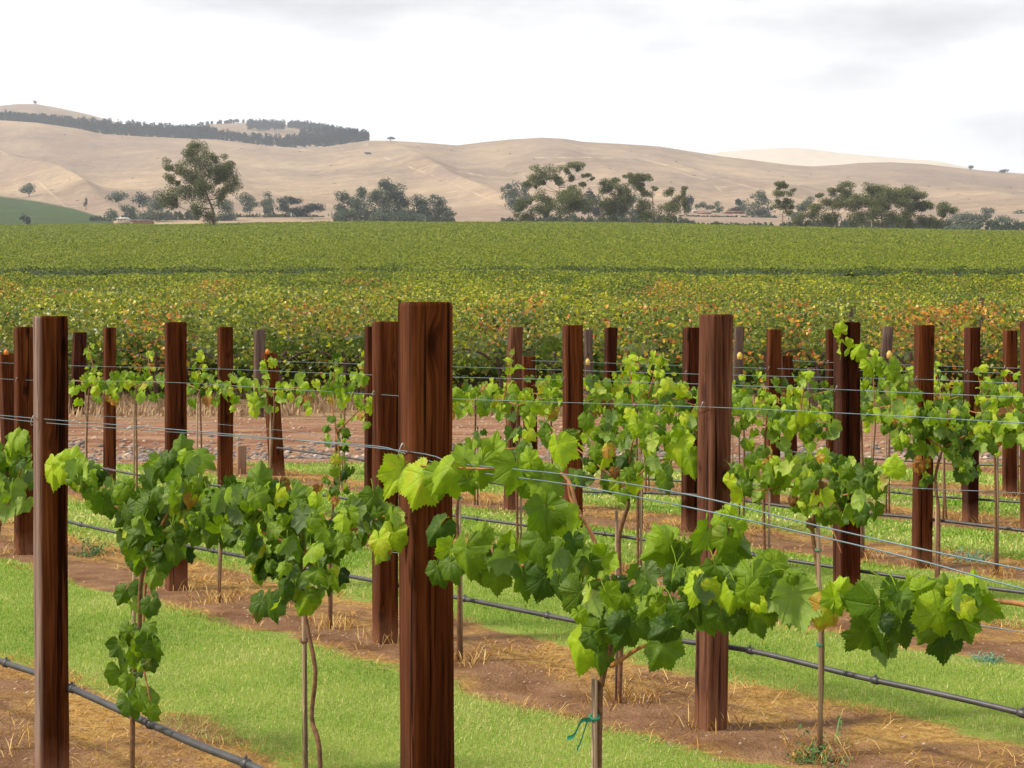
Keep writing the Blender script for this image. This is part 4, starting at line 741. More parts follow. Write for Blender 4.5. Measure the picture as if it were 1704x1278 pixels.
weed('creeping_weed', 880, 850, 14.6, .1, 60, .08, M['bluegreen'], 'tiny blue green patch by the small brown post', .5)
c_ = P(526, 1056, 8.45); c_[2] = float(gz(c_[0], c_[1])) + .012; mb = MB(); v = np.array([(-.045, -.018, 0), (.045, -.022, .004), (.05, .02, .010), (-.04, .03, .012)]); v2 = v + (0, 0, .003)
mb.add(np.vstack([v, v2]), np.array([[3, 2, 1, 0], [4, 5, 6, 7], [0, 1, 5, 4], [1, 2, 6, 5], [2, 3, 7, 6], [3, 0, 4, 7]])); tag(mb.build('plant_label', M['lilac'], origin=c_), 'lilac plastic label lying on the soil by a stake', 'label')
def tube_guard(px, pyt, d, label, h):
    c = P(px, 0, d); c[2] = float(gz(c[0], c[1])); mb = MB(); th = np.arange(10) * .628
    for rr_ in (.05,):
        Vs = [np.stack([rr_ * np.cos(th), rr_ * np.sin(th), np.full(10, z)], 1) for z in (-.02, h * .5, h)] + [np.stack([rr_ * .86 * np.cos(th), rr_ * .86 * np.sin(th), np.full(10, z)], 1) for z in (h, h * .5)]
        V = np.concatenate(Vs); i, j = np.meshgrid(np.arange(4), np.arange(10), indexing='ij'); j2 = (j + 1) % 10; mb.add(V, np.stack([i * 10 + j, i * 10 + j2, (i + 1) * 10 + j2, (i + 1) * 10 + j], -1).reshape(-1, 4))
    tag(mb.build('plant_guard', M['white'], origin=c), label, 'plant guard', 'white plastic plant guards')
tube_guard(1659, 757, 18.5, 'white plastic plant guard on the lawn left of the small reddish post', .28); tube_guard(1699, 770, 17.6, 'white plastic plant guard on the lawn right of the small reddish post', .30)
def ribbon(px, py, d, label, mt, s=1, tilt=0):
    c = P(px, py, d); mb = MB(); pts = spline([(0, 0, 0), (.02 * s, -.004, .012 * s), (.045 * s, 0, .018 * s), (.07 * s, -.003, .03 * s)], 4); k = len(pts); V = np.concatenate([pts, pts + (0, .001, -.012 * s)]); ii = np.arange(k - 1)
    mb.add(V, np.stack([ii, ii + 1, ii + 1 + k, ii + k], 1)); tag(mb.build('ribbon', mt, origin=c), label, 'ribbon')
ribbon(1219, 832, 9.9, 'red ribbon sticking out beside the stout weathered post', M['ribbon'], 1.1)
ribbon(150, 722, 15.1, 'pale blue ribbon on the sparse yellowing vine', M['blue'], .8)

# ------------------------------------------------------------------ old vineyard
MICRO = []
for s in range(3):
    r0 = random.Random(s + 40); V = np.array([(0, 0, 0), (.55, .1, .08 * s), (.5, .6, .0), (0, 1, -.25), (-.5, .6, .05), (-.55, .1, .12), (0, .45, -.1)], float); MICRO.append((V, np.array([[0, 1, 6], [1, 2, 6], [2, 3, 6], [3, 4, 6], [4, 5, 6], [5, 0, 6]])))
def leaf_cloud(pts, size, tint, nz=.6, tmpl=None, dirs=None):
    """vectorised leaves"""
    n = len(pts); V, Fc = tmpl if tmpl is not None else MICRO[0]
    nr = rng.normal(0, 1, (n, 3)); nr[:, 2] = np.abs(nr[:, 2]) + nz; nr[:, 1] -= .5; nr /= np.linalg.norm(nr, axis=1)[:, None]
    tp = rng.normal(0, 1, (n, 3)); tp[:, 2] -= .6; tp -= nr * (tp * nr).sum(1)[:, None]; tp /= np.linalg.norm(tp, axis=1)[:, None]; sd = np.cross(tp, nr)
    W = pts[:, None, :] + size[:, None, None] * (V[None, :, 0:1] * sd[:, None] + V[None, :, 1:2] * tp[:, None] + V[None, :, 2:3] * nr[:, None])
    return W.reshape(-1, 3), (np.arange(n)[:, None, None] * len(V) + Fc[None]).reshape(-1, Fc.shape[1]), np.repeat(tint, len(V))
QUAD = (np.array([(-.5, 0, 0), (.5, .1, 0), (.4, 1, -.2), (-.45, .9, .1)], float), np.array([[0, 1, 2, 3]]))
def bush(x, y, cx=2.3, cy=4.2):
    """nearest jittered bush: (distance in bush radii, bush hash)"""
    u, v = x / cx, y / cy; iu, iv = np.floor(u), np.floor(v); best = np.full(np.shape(x), 9.); hb = np.zeros(np.shape(x))
    for a_ in (-1, 0, 1):
        for b_ in (-1, 0, 1):
            ju, jv = iu + a_, iv + b_; pu = ju + .15 + .7 * vh(ju, jv, 5); pv = jv + .15 + .7 * vh(ju, jv, 6); sz_ = .75 + .5 * vh(ju, jv, 7)
            dd = np.hypot(u - pu, v - pv) / sz_; k = dd < best; best = np.where(k, dd, best); hb = np.where(k, vh(ju, jv, 8), hb)
    return best, hb
def cantop(x, y):
    """top of the canopy above the ground"""
    b_, h_ = bush(x, y); near_ = .55 + (1.15 + .55 * h_) * np.sqrt(np.clip(1 - (b_ / .95) ** 2, 0, 1)) + .2 * (noise2(x * 3, y * 3, 82) - .5)
    far_ = 1.65 + .5 * (fbm(x * .5, y * .4, 81, 3) - .45) + .12 * (noise2(x * 1.3, y * .9, 83) - .5)
    k = np.clip((y - 62) / 40, 0, 1); h = near_ * (1 - k) + far_ * k
    h = h + .40 * np.clip((40 - y) / 4, 0, 1)
    return h - .38 * np.clip((y - 84) / 12, 0, 1) * (y < 99) * np.clip(np.abs(x / y + .04) * 9 - .6, 0, 1)
def old_tint(x, y, n, mean=.56):
    t_ = mean + .42 * (fbm(x * .7, y * .35, 71, 3) - .5) + np.where(y < 80, .22, .08) * (bush(x, y)[1] - .5) + rng.normal(0, .17, n); t_ = np.clip(t_, .02, .88)
    rust = (fbm(x * .4 + 9, y * .22, 77, 2) + rng.normal(0, .07, n) > .675 - .09 * np.exp(-((y - 40) / 7) ** 2) ) & (y < 80); t_ = np.where(rust & (rng.random(n) < .6), rng.uniform(.93, 1.0, n), t_); sp = rng.random(n) < np.where(y < 60, .022, .004); return np.where(sp, rng.uniform(.89, .97, n), t_)
# front line: individual vines
LM = [(10, 'the leaning post at the far left edge'), (84, 'the large far-left post'), (130, 'the thick blackened fence post'), (183, 'the slim brown post'), (292, 'the leafy brown post'), (375, 'the narrow reddish post'), (448, 'the leaning post with the orange tag'), (619, 'the dark post edge'), (707, 'the biggest post'), (858, 'the small brown post'), (953, 'the mid-sized post'), (1017, 'the thin dark post'), (1150, 'the tucked dark post'), (1195, 'the stout weathered post'), (1288, 'the small dark post'), (1409, 'the nearly black post'), (1478, 'the leaning grey tagged post'), (1538, 'the smooth red brown post'), (1618, 'the two-tone post'), (1690, 'the small reddish post')]
used_ = {}
def mlabel(px):
    q_ = min(LM, key=lambda a_: abs(a_[0] - px)); sd = 'left of' if px < q_[0] - 14 else ('right of' if px > q_[0] + 14 else 'directly behind'); k_ = (q_[1], sd); used_[k_] = used_.get(k_, 0) + 1
    return 'old vine with gnarled trunk ' + ('further ' if used_[k_] > 1 else '') + sd + ' ' + q_[1]
MV = 'mature vines along the front edge of the old vineyard'
xs = np.arange(-13.5, 14, 1.45)
for idx, x0 in enumerate(xs):
    x0 = x0 + rng.uniform(-.2, .2); y0 = 33 + rng.uniform(-.4, .4); z0 = float(gz(x0, y0)); e = empty('mature_grapevine', (x0, y0, z0)); tag(e, mlabel(CX + F * x0 / y0), 'grapevine', MV)
    mb = MB(); pts = [(0, 0, -.05), (rnd.uniform(-.08, .08), 0, .45), (rnd.uniform(-.12, .12), 0, .85), (rnd.uniform(-.1, .1), 0, 1.2)]; tube(mb, spline(pts, 3), [.06, .045, .04], 7)
    for sg in (-1, 1): tube(mb, spline([pts[-2], (sg * .35, 0, 1.15), (sg * .8, rnd.uniform(-.1, .1), 1.25)], 3), [.035, .02], 6)
    mb.build('trunk', M['oldbark'], e, True)
    n = 520; th = rng.uniform(0, 6.28, n); rr = rng.random(n) ** .4; px_ = np.cos(th) * rr * .95; pz = 1.52 + np.sin(th) * rr * .66 + rng.normal(0, .06, n); py_ = rng.normal(0, .38, n)
    hang = rng.random(n) < .16; pz = np.where(hang, rng.uniform(.45, 1.2, n), pz)
    V, Fc, tt = leaf_cloud(np.stack([px_, py_, pz], 1), rng.uniform(.055, .10, n), old_tint(px_ + x0, py_ + y0, n, .46), tmpl=MICRO[idx % 3]); mb = MB(); mb.add(V, Fc, tint=tt); mb.build('foliage', M['leaf_old'], e)
def canopy(name, y0, y1, dens, size, mean, label, thick=.5, tmpl=None, low=None):
    area = .40 * (y1 ** 2 - y0 ** 2) * 1.0; n = int(area * dens); y = np.sqrt(rng.uniform(y0 ** 2, y1 ** 2, n)); x = rng.uniform(-.40, .40, n) * y
    h = cantop(x, y); z = gz(x, y) + h - rng.random(n) ** 1.6 * thick
    if low is not None: k = rng.random(n) < low; z = np.where(k, gz(x, y) + rng.uniform(.35, 1.5, n), z)
    V, Fc, tt = leaf_cloud(np.stack([x, y, z], 1), rng.uniform(size[0], size[1], n), old_tint(x, y, n, mean), tmpl=tmpl); mb = MB(); mb.add(V, Fc, tint=tt if y0 < 60 else np.where(tt > .89, tt, mean + (tt - mean) * (1 if y0 < 90 else .45) - (.42 * (np.repeat(y, len((tmpl or MICRO[0])[0])) < 106.5) if 100 < y0 < 110 else 0)))  # front leaves of the far block darkened, shade beside the track in their tint
    tag(mb.build(name, M['leaf_old' if y0 < 60 else 'leaf_far']), label, 'vines', kind='stuff')
canopy('vine_canopy', 34, 46, 170, (.035, .095), .54, 'leafy tops of the old vineyard just behind its front edge', 1.0, MICRO[1], .18)
canopy('vine_canopy', 46, 66, 110, (.035, .095), .57, 'mottled green and rust canopy of the old vineyard in the middle', .75, MICRO[2])
canopy('vine_canopy', 66, 97, 70, (.05, .12), .60, 'canopy of the old vineyard below the dark track line', .55, QUAD)
canopy('vine_canopy', 101.5, 190, 26, (.085, .15), .66, 'smooth olive green vineyard slope above the dark track line', .35, QUAD)
canopy('vine_canopy', 190, 432, 7.5, (.14, .27), .66, 'farthest olive green vineyard slope under the trees', .3, QUAD)
# leafy understorey sheets, shade of the gaps put into their dark tint, hiding soil
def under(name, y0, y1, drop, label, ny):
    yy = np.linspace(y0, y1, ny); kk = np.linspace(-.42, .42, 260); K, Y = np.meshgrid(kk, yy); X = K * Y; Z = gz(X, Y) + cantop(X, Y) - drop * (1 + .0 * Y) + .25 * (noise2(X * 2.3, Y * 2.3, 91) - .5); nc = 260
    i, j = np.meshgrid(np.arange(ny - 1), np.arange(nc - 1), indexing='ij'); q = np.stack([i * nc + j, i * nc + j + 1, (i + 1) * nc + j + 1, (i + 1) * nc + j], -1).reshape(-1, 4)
    mb = MB(); mb.add(np.stack([X, Y, Z], -1).reshape(-1, 3), q, tint=(.12 if y0 < 90 else np.where(Y < 107, .05, .42).ravel()) + .2 * noise2(X, Y, 93).ravel()); tag(mb.build(name, M['leaf_old' if y0 < 90 else 'leaf_far'], smooth=False), label, 'vines', kind='stuff')  # nearest strip of the far sheet darkest: shaded front face painted in
under('vine_gap_shade_sheet', 36, 97, 1.05, 'dark sheet standing in for the shaded gaps of the old vineyard', 260)
under('vine_gap_shade_sheet', 101.5, 440, .35, 'dark sheet standing in for the shaded gaps of the far vineyard slope', 300)

# ------------------------------------------------------------------ trees
def tree(name, label, base, d, clumps, trunk=.22, mt='gum', bark='trunk', leafpx=1.5, dens=1.0, group=None, cat='tree', z=None, tintm=.5, depth=.8, gs=1.10):
    k = d / F; bx, by = base; b0 = P(bx, by, d)
    if z is not None: b0[2] = z
    e = empty(name, b0); tag(e, label, cat, group); mb = MB(); tr = random.Random(int(bx * 7 + by)); cl = []
    for (cx, cy, rx, ry) in clumps:
        rx *= gs; ry = ry * gs * (1.25 if ry < .55 * rx else 1); cl.append((np.array([(cx - bx) * k, tr.uniform(-1, 1) * depth * max(rx, 6) * k, CAMZ - (cy - HY) * k - b0[2]]), rx * k, ry * k))
    H = max(c_[0][2] for c_ in cl); cxm = sum(c_[0][0] * c_[1] for c_ in cl) / sum(c_[1] for c_ in cl)
    trunkpts = spline([(0, 0, -.8), (tr.uniform(-.02, .02) * H, 0, H * .2), (cxm * .35, 0, H * .42), (cxm * .8, 0, H * .72)], 4); tube(mb, trunkpts, [trunk, trunk * .7, trunk * .35], 7)
    cl2 = []
    for (c_, rx, rz) in cl:
        hh = max(.12 * H, min(c_[2] - rz * .8 - abs(c_[0]) * .25, H * .7)); j = int(np.argmin(np.abs(trunkpts[:, 2] - hh))); a_ = trunkpts[j]
        mid = (a_ + c_) / 2 + np.array([tr.uniform(-.05, .05) * H, 0, -.04 * H + tr.uniform(-.02, .02) * H]); tube(mb, spline([a_, mid, c_], 4), [trunk * .42, trunk * .25, trunk * .1], 5)
        for _ in range(4):
            q_ = c_ + np.array([tr.uniform(-.8, .8) * rx, tr.uniform(-.5, .5) * rx, tr.uniform(-.6, .6) * rz]); tube(mb, [mid * .35 + c_ * .65, (c_ + q_) / 2 + (0, 0, rz * .1), q_], [trunk * .12, trunk * .08, trunk * .04], 4)
        if rx * F / d > 9 and tr.random() < .5: cl2.append((mid * .4 + c_ * .6, rx * .45, rz * .6))
    mb.build('trunk', M[bark], e, True); mb = MB(); cl = cl + cl2
    for (c_, rx, rz) in cl:
        n = int(min(9000, dens * 3.4 * math.pi * (rx / k + 2) * (rz / k + 2) / leafpx ** 2)); nsub = max(3, int(rx / k * rz / k / 26)); sub = rng.normal(0, .42, (nsub, 3)); sub *= np.array([rx, rx * .8, rz]); sub[:, 2] += rz * .1
        w_ = rng.integers(0, nsub, n); sr = np.array([rx, rx, rz]) * np.clip(.95 / nsub ** .25, .3, .7); v_ = rng.normal(0, 1, (n, 3)); v_ /= np.linalg.norm(v_, axis=1)[:, None]; v_ *= rng.random((n, 1)) ** .45
        p_ = c_ + sub[w_] + v_ * sr; p_[:, 2] -= np.abs(rng.normal(0, .03, n)) * rz
        tt = np.clip(tintm + .2 * (rng.random(nsub)[w_] - .5) + v_[:, 2] * .0 + rng.normal(0, .16, n), 0, 1); V, Fc, t2 = leaf_cloud(p_, rng.uniform(.6, 1.3, n) * leafpx * k, tt, .2, QUAD); mb.add(V, Fc, tint=t2)
    mb.build('crown', M[mt], e); return e
tree('gum_tree', 'tall lone gum tree with open layered branches standing in the vineyard on the left', (353, 383), 372, [(330, 250, 20, 13), (322, 270, 28, 16), (352, 282, 26, 20), (372, 292, 22, 18), (386, 310, 13, 14), (300, 283, 18, 9), (282, 278, 12, 6), (280, 296, 12, 7), (298, 322, 30, 13), (275, 332, 22, 12), (340, 315, 20, 20), (368, 325, 16, 14), (335, 350, 16, 16), (345, 362, 14, 9), (322, 300, 20, 12), (362, 262, 10, 8), (384, 275, 9, 7), (316, 244, 12, 6)], .34, leafpx=1.3, dens=.8, group='', gs=1.12)
T = [
 ('gum tree with high flat-topped canopy, left of the middle clump', (930, 378), 470, [(948, 278, 17, 6), (965, 276, 8, 4), (912, 290, 22, 9), (893, 300, 18, 8), (928, 298, 12, 8), (953, 300, 8, 6), (978, 292, 7, 4), (985, 297, 4, 3), (968, 306, 8, 5), (880, 306, 9, 5)], .22, 'gum'),
 ('round dense dark tree in the middle clump', (948, 380), 462, [(950, 334, 26, 16), (935, 325, 16, 10), (965, 342, 18, 12), (945, 350, 22, 10), (952, 318, 12, 7)], .24, 'gum'),
 ('low bushy tree at the left end of the middle clump', (880, 378), 466, [(868, 340, 15, 10), (880, 334, 9, 6), (905, 332, 18, 12), (895, 350, 14, 10), (912, 345, 16, 12), (875, 360, 14, 8), (862, 352, 8, 6)], .16, 'gum'),
 ('tall thin-crowned gum right of the middle clump', (1050, 380), 468, [(1062, 298, 17, 8), (1045, 296, 8, 4), (1075, 302, 10, 7), (1052, 310, 12, 8), (1070, 316, 9, 7), (1042, 325, 9, 6)], .22, 'gum'),
 ('broad ragged gum beside the tall thin-crowned one', (1055, 380), 474, [(1012, 308, 14, 8), (1025, 300, 8, 5), (1005, 318, 10, 8), (1030, 318, 12, 8), (1018, 335, 22, 12), (1005, 345, 12, 10), (1035, 345, 16, 10), (1015, 360, 12, 8), (1045, 330, 10, 8)], .22, 'gum'),
 ('olive gum standing just left of the bare pole', (1080, 380), 470, [(1078, 325, 10, 8), (1075, 345, 18, 14), (1090, 315, 5, 4), (1068, 358, 12, 8), (1082, 358, 12, 10)], .16, 'gum'),
 ('small two-headed tree right of the bare pole', (1108, 384), 462, [(1116, 320, 9, 9), (1137, 314, 6, 3), (1138, 322, 7, 8), (1112, 345, 14, 13), (1125, 338, 14, 12), (1140, 340, 8, 12), (1110, 365, 9, 11)], .26, 'gum'),
 ('spindly gum with tufted pompom crown', (1302, 384), 470, [(1297, 307, 12, 4.5), (1307, 306, 7, 4), (1322, 317, 4, 3.5), (1300, 324, 12, 6), (1312, 331, 11, 6), (1296, 335, 7, 5), (1318, 345, 6, 5), (1299, 349, 11, 6), (1312, 355, 6, 5)], .17, 'gum'),
 ('feathery open gum at the left of the right-hand clump', (1390, 384), 474, [(1400, 312, 15, 6), (1382, 318, 10, 5), (1412, 322, 14, 8), (1365, 325, 8, 5), (1372, 338, 14, 9), (1395, 338, 18, 10), (1360, 350, 14, 9), (1415, 345, 16, 10), (1340, 362, 16, 10), (1380, 362, 20, 11), (1330, 370, 12, 6)], .24, 'gum'),
 ('widest domed gum in the right-hand clump', (1468, 386), 468, [(1450, 315, 18, 9), (1470, 320, 22, 9), (1490, 326, 18, 9), (1445, 332, 20, 10), (1470, 340, 24, 11), (1425, 335, 14, 10), (1500, 342, 16, 10), (1455, 358, 26, 13), (1490, 362, 20, 12), (1430, 362, 18, 12)], .3, 'gum'),
 ('layered gum with a long flat top right of the domed gum', (1505, 386), 474, [(1510, 320, 20, 7), (1530, 328, 14, 7), (1500, 330, 16, 8), (1542, 345, 14, 9), (1520, 345, 14, 9), (1530, 340, 18, 7), (1515, 365, 20, 12), (1545, 368, 16, 10)], .26, 'gum'),
 ('mushroom topped tree at the right end of the right-hand clump', (1562, 386), 478, [(1575, 346, 14, 8), (1588, 352, 9, 6), (1568, 356, 12, 7), (1560, 370, 14, 10)], .22, 'gum')]
for lab, b_, d, cl, tr_, mt in T: tree('gum_tree', lab, b_, d, cl, tr_, mt, dens=.95, leafpx=1.25, group='gum trees beyond the vineyard')
FT = [
 ('bluish tree behind the left end of the middle clump', (858, 372), 900, [(852, 320, 16, 13), (858, 340, 16, 14), (846, 312, 8, 6)]), ('slim bluish tree behind the low bushy one', (872, 372), 890, [(872, 316, 7, 12), (874, 335, 9, 12)]),
 ('bluish tree between the dense dark tree and the ragged gum', (982, 374), 800, [(984, 328, 14, 14), (990, 348, 16, 14), (975, 345, 10, 12)]),
 ('pale blue-green tree behind the ragged gums', (1045, 374), 800, [(1040, 340, 18, 16), (1030, 356, 14, 10), (1058, 356, 14, 12)]),
 ('tallest grey gum in the hazy left-centre grove', (648, 376), 700, [(645, 310, 14, 9), (655, 325, 22, 13), (632, 328, 16, 12), (650, 345, 24, 14), (672, 340, 14, 12)]),
 ('grey gum at the left of the hazy grove', (590, 376), 705, [(575, 330, 16, 8), (598, 325, 14, 8), (570, 345, 16, 11), (600, 342, 20, 12), (585, 358, 26, 9)]),
 ('grey gum at the right of the hazy grove', (720, 376), 700, [(700, 335, 18, 9), (728, 335, 12, 5), (735, 348, 16, 9), (705, 350, 24, 12), (748, 356, 10, 7)]),
 ('low grey tree at the foot of the hazy grove', (660, 378), 690, [(665, 362, 28, 9), (632, 362, 18, 9), (690, 364, 22, 7)]),
 ('small grey gum in the line right of the lone gum', (412, 372), 820, [(408, 332, 14, 9), (415, 345, 14, 9)]), ('second grey gum in the line right of the lone gum', (440, 372), 825, [(440, 334, 14, 9), (446, 348, 12, 8)]), ('third grey gum in the line right of the lone gum', (470, 372), 820, [(468, 332, 12, 8), (474, 345, 14, 9)]), ('fourth grey gum in the line, just left of the dark bush', (495, 372), 815, [(494, 336, 12, 8), (490, 350, 10, 7)]), ('dark bush at the right end of the gum line', (520, 368), 800, [(518, 348, 18, 12), (505, 356, 12, 7)]),
 ('rounded bush on the left hill foot', (198, 341), 900, [(198, 330, 15, 7)]), ('darker bush left of the lone gum', (238, 346), 880, [(238, 330, 14, 11)]), ('shaded tree hugging the lone gum on its left', (262, 366), 780, [(262, 340, 16, 14), (255, 356, 24, 9)]),
 ('low tree by the white shed', (185, 372), 760, [(182, 360, 14, 8)]), ('low tree right of the white shed', (220, 372), 760, [(222, 352, 14, 10), (215, 362, 14, 7)]), ('small dark bush in the green field', (42, 376), 760, [(42, 366, 7, 9)]),
 ('hazy tree mass behind the lone gum on its right', (385, 372), 790, [(380, 345, 16, 12), (372, 360, 22, 9)]),
 ('round single tree on the lower left hill', (49, 328), None, [(48, 311, 12, 8), (50, 317, 9, 6)]), ('little sapling on the left hill foot', (143, 350), None, [(144, 337, 3, 5)]),
 ('conical dark conifer by the far houses', (1230, 356), 950, [(1230, 340, 7, 7), (1230, 350, 10, 6)]), ('large blue-green tree right of the far houses', (1262, 370), 900, [(1268, 325, 10, 9), (1262, 342, 18, 12), (1272, 355, 18, 10), (1250, 350, 9, 10)]), ('narrow dark conifer right of the two-headed tree', (1149, 362), 950, [(1149, 334, 6, 8), (1150, 346, 9, 9)]),
 ('small green tree left of the far houses', (1172, 356), 960, [(1165, 347, 9, 5), (1178, 347, 8, 5)]), ('purplish bush among the far houses', (1194, 360), 955, [(1194, 349, 9, 6)]), ('low green tree behind the far houses', (1216, 358), 960, [(1216, 351, 9, 5)]),
 ('blue-green tree mass at the far right', (1620, 384), 800, [(1600, 366, 22, 9), (1632, 362, 20, 9), (1640, 355, 10, 6), (1660, 370, 22, 8)]), ('rounded olive bush below the far right trees', (1612, 388), 600, [(1612, 380, 26, 7), (1590, 382, 16, 6)]), ('small round tree on the slope at the right edge', (1690, 372), 1100, [(1688, 362, 13, 7)]),
 ('grey bush behind the feathery open gum', (1335, 372), 800, [(1335, 345, 12, 8), (1345, 335, 10, 6), (1325, 362, 14, 7)]), ('lone umbrella shaped tree on the skyline left of centre', (650, 236), None, [(650, 230, 6, 2)]), ('flat tree on the skyline at the right', (1616, 284), None, [(1616, 279, 5, 2)]), ('low tree on the skyline near the right edge', (1667, 288), None, [(1667, 284, 7, 2)]), ('tiny dark thicket on the central hill slope', (611, 257), None, [(611, 255, 5, 1.6)]), ('little tree on the hill top behind the far left ridge', (59, 176), 3290, [(59, 171, 1.8, 3)])]
for lab, b_, d, cl in FT:
    if d is None: d = surf(b_[0], b_[1] if b_[1] > 240 else b_[1] + 1); zz = hz(b_[0], d)
    else: zz = None
    tree('tree', lab, b_, d, cl, .22 * (d / 800), 'gumgrey' if 'conifer' not in lab and 'dark' not in lab else 'pine', leafpx=1.6, dens=.9, group='hazy trees below and on the hills', z=zz)
for o in C.objects:
    if 'group' in o and o['group'] == '': del o['group']
# ridge plantation
def wood_band(name, poly, h, label, dens, mt='pine', dback=None):
    mb = MB(); poly = np.array(poly, float); L_ = poly[-1, 0] - poly[0, 0]; n = int(L_ * dens)
    for _ in range(n):
        px = rng.uniform(poly[0, 0], poly[-1, 0])
        if mt == 'scrub' and fbm(px / 22, 3.7, 17, 3) + rng.normal(0, .06) < .26: continue
        hk = .55 + .9 * fbm(px / 14, 1.3, 19, 2) if mt == 'scrub' else 1
        yb = np.interp(px, poly[:, 0], poly[:, 1]); yt = np.interp(px, poly[:, 0], poly[:, 2]); py = rng.uniform(yt + h * .7, yb) if yb > yt + h * .7 else yb
        d = dback if dback else surf(px, py); z0 = hz(px, d) if not dback else CAMZ - (py - HY) / F * d; k = d / F; hh = h * hk * k * rng.uniform(.7, 1.2); m_ = 60
        u_ = rng.random(m_); rr = .30 * hh * (1 - .55 * u_) * rng.random(m_) ** .5; th = rng.uniform(0, 6.28, m_); p_ = np.stack([(px - CX) * k + rr * np.cos(th), d + rr * np.sin(th), z0 + hh * u_], 1)
        V, Fc, tt = leaf_cloud(p_, rng.uniform(.9, 1.9, m_) * k, np.clip(rng.normal(.45, .25, m_), 0, 1), .2, QUAD); mb.add(V, Fc, tint=tt)
    tag(mb.build(name, M[mt]), label, 'woodland', kind='stuff')
wood_band('pine_wood', [(-60, 196, 184), (0, 201, 188), (60, 206, 193), (130, 217, 197), (170, 224, 201), (240, 229, 206), (300, 231, 210), (360, 232, 214)], 13, 'long dark pine plantation along the left hill ridge', 3.0, dback=2420)
wood_band('pine_wood', [(330, 231, 212), (400, 238, 222), (470, 246, 226), (530, 245, 224), (575, 240, 215), (614, 236, 219)], 10, 'dark wood wrapping the end of the ridge', 2.0, dback=2380)
wood_band('pine_wood', [(412, 215, 200), (440, 217, 200), (474, 215, 203)], 9, 'small dark wood on the left knoll', 2.2, dback=3150)
wood_band('pine_wood', [(480, 212, 203), (510, 216, 204), (540, 222, 208), (580, 232, 216), (612, 238, 221)], 9, 'dark wood on the right shoulder of the knoll', 2.2, dback=3120)
wood_band('pine_wood', [(500, 238, 214), (540, 246, 208), (612, 238, 219)], 10, 'dark wood filling the slope between the knoll and the ridge', 2.2, dback=2500)
wood_band('pine_wood', [(318, 213, 207), (345, 208, 203), (385, 205, 200), (410, 204, 199)], 5, 'scattered thin trees on the knoll skyline', .35, dback=3280)

SC_ = 'low grey green scrub and far bushes '
for poly, hh, lab, dd in (([(150, 371, 360), (200, 372, 362), (260, 372, 350), (330, 372, 352)], 8, SC_ + 'round the sheds and lone gum', 800), ([(385, 371, 356), (460, 371, 358), (540, 368, 360)], 7, SC_ + 'under the line of grey gums', 840),
    ([(556, 375, 350), (640, 376, 348), (700, 376, 352), (757, 376, 362)], 9, SC_ + 'filling the hazy grove', 720), ([(835, 378, 364), (930, 378, 360), (1000, 379, 362), (1120, 382, 358), (1160, 382, 372)], 8, SC_ + 'behind the middle gum clump', 620),
    ([(1150, 383, 373), (1280, 384, 372), (1400, 386, 366), (1560, 388, 366), (1704, 390, 370), (1760, 390, 372)], 8, SC_ + 'behind the right gum clump', 620), ([(1130, 366, 360), (1200, 367, 360), (1300, 368, 360)], 5, SC_ + 'in front of the farm houses', 860)):
    wood_band('scrub', poly, hh, lab, 2.0, 'scrub', dback=dd)
mb = MB()
for _ in range(70):
    px = rng.uniform(0, 1704); sk = np.interp(px, SKY1[:, 0], SKY1[:, 1]); py = rng.uniform(sk + 4, 345); d = surf(px, py); z0 = hz(px, d); k = d / F; m_ = 26; sz_ = rng.uniform(.8, 2.4) * k
    v_ = rng.normal(0, .5, (m_, 3)) * sz_ * np.array([1.3, 1, .6]); v_[:, 2] = np.abs(v_[:, 2]); V, Fc, tt = leaf_cloud(v_ + np.array([(px - CX) * k, d, z0]), rng.uniform(.5, 1.1, m_) * k, np.clip(rng.normal(.5, .25, m_), 0, 1), .2, QUAD); mb.add(V, Fc, tint=tt)
tag(mb.build('hill_shrubs', M['gumgrey']), 'tiny dark shrubs dotted over the dry hills', 'shrubs', kind='stuff')
# bare pole, houses, shed
mb = MB(); b0 = P(1086, 381, 385); tube(mb, [(0, 0, -1), (.05, 0, 5), (-.03, 0, 10.0)], [.17, .14, .11], 8)
e = empty('utility_pole', b0); tag(e, 'bare wooden pole with a yellow marker at its foot, right of the thin-crowned gum', 'pole'); mb.build('shaft', M['trunk'], e); mb = MB(); box(mb, (0, -.2, .1), (.4, .06, 1.0)); mb.build('marker', M['yellow'], e)
e = empty('marker_stake', P(352, 383, 366)); tag(e, 'yellow marker stake at the foot of the lone gum', 'marker'); mb = MB(); tube(mb, [(0, 0, -.5), (0, 0, .9)], .09, 6); mb.build('rod', M['yellow'], e); mb = MB(); box(mb, (0, -.1, .75), (.3, .05, .4)); mb.build('flag', M['yellow'], e)
M['cream'] = simple('cream_wall', (.62, .52, .38), .9, var=.15, vs=.3); M['brick'] = simple('brick_wall', (.30, .14, .10), .9, var=.3, vs=.5); M['red_roof'] = simple('red_tile_roof', (.30, .12, .09), .8, var=.3, vs=.4); M['pale_roof'] = simple('pale_metal_roof', (.72, .72, .70), .5, var=.15, vs=.2); M['dark_glass'] = simple('window_glass', (.03, .04, .05), .1)
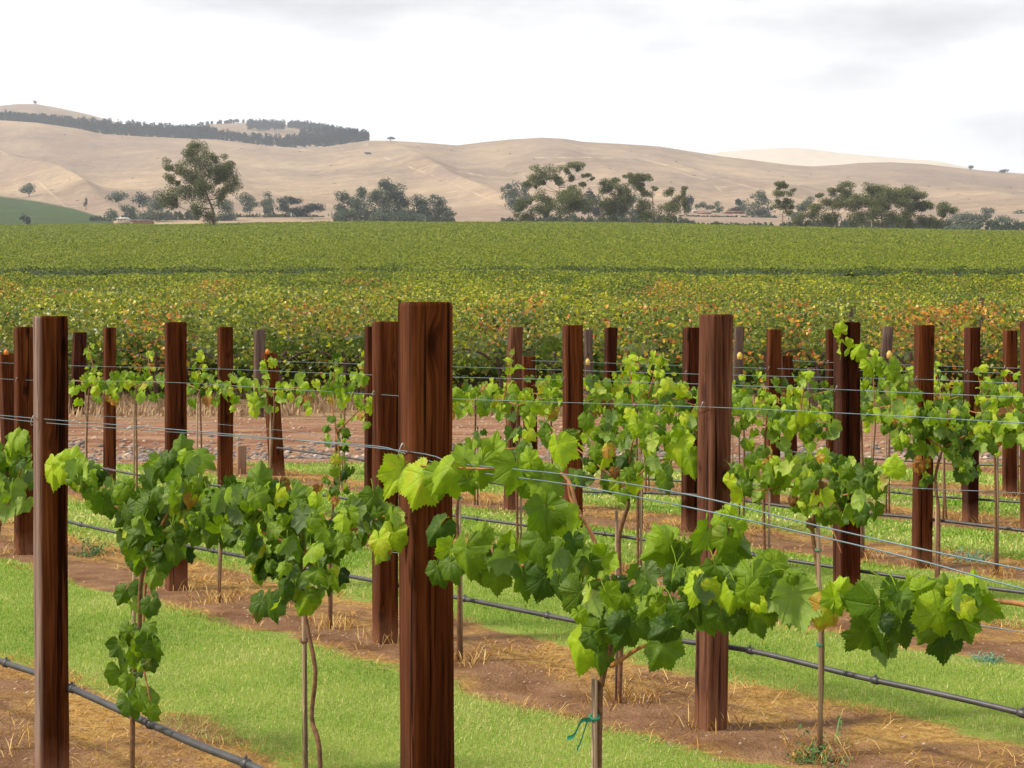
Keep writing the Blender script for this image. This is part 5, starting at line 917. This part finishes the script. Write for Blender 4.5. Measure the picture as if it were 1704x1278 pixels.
def house(px, py, d, w_, h_, rh, wall, roof, label, dp=9, name='house'):
    k = d / F; c = P(px, py, d); e = empty(name, c); tag(e, label, 'shed' if name == 'shed' else 'house', 'far farm buildings'); W = w_ * k; H = h_ * k; RH = rh * k; mb = MB(); box(mb, (0, 0, H / 2 - .5), (W, dp, H + 1)); mb.build('wall', M[wall], e)
    mb = MB(); hw = W / 2 + .5; hd = dp / 2 + .6; v = [(-hw, -hd, H), (hw, -hd, H), (hw, hd, H), (-hw, hd, H), (-hw * .72, 0, H + RH), (hw * .72, 0, H + RH)]; mb.add(np.array(v), [np.array([[0, 1, 5, 4], [2, 3, 4, 5], [3, 2, 1, 0]]), np.array([[1, 2, 5], [3, 0, 4]])]); mb.build('roof', M[roof], e)
    for s in (-.3, .05, .32):
        mb = MB(); box(mb, (s * W, -dp / 2 - .03, H * .52), (W * .11, .08, H * .4)); mb.build('window', M['dark_glass'], e)
    mb = MB(); box(mb, (-.13 * W, -dp / 2 - .03, H * .36), (W * .07, .08, H * .66)); mb.build('door', M['trunk'], e)
for a_ in ((1170, 360, 930, 22, 4, 3, 'brick', 'red_roof', 'red roofed brick house, leftmost of the far houses'), (1156, 358, 940, 9, 6, 2, 'cream', 'pale_roof', 'small pale two storey house by the narrow conifer'), (1196, 364, 915, 26, 3.5, 2.5, 'cream', 'pale_roof', 'cream walled house with a pale roof in the middle of the farm'), (1222, 358, 945, 30, 4, 3, 'brick', 'red_roof', 'long red roofed house behind the cream one'), (1250, 364, 920, 14, 3, 1.6, 'brick', 'pale_roof', 'small shed-like house with a white roof right of the farm'), (1176, 369, 880, 16, 2, 1.4, 'cream', 'pale_roof', 'low pale roofed outbuilding below the red roofed house'), (1208, 361, 935, 12, 4, 2, 'cream', 'red_roof', 'small cream house with a red roof')):
    house(*a_)
house(206, 369, 745, 16, 4, 3, 'cream', 'pale_roof', 'white roofed shed at the foot of the left hill', name='shed'); house(238, 370, 742, 30, 2.5, 1.6, 'brick', 'pale_roof', 'long low shed right of the white roofed shed', name='shed')

# ------------------------------------------------------------------ haze
m = bpy.data.materials.new('valley_haze'); m.use_nodes = True; t = m.node_tree; t.nodes.remove(t.nodes['Principled BSDF']); v = t.nodes.new('ShaderNodeVolumePrincipled'); v.inputs['Color'].default_value = (.80, .86, .97, 1); v.inputs['Density'].default_value = .00017; v.inputs['Anisotropy'].default_value = .25
t.links.new(v.outputs[0], t.nodes['Material Output'].inputs['Volume'])
mb = MB(); box(mb, (0, 1600, 260), (9000, 7600, 620)); tag(mb.build('haze', m), kind='stuff')
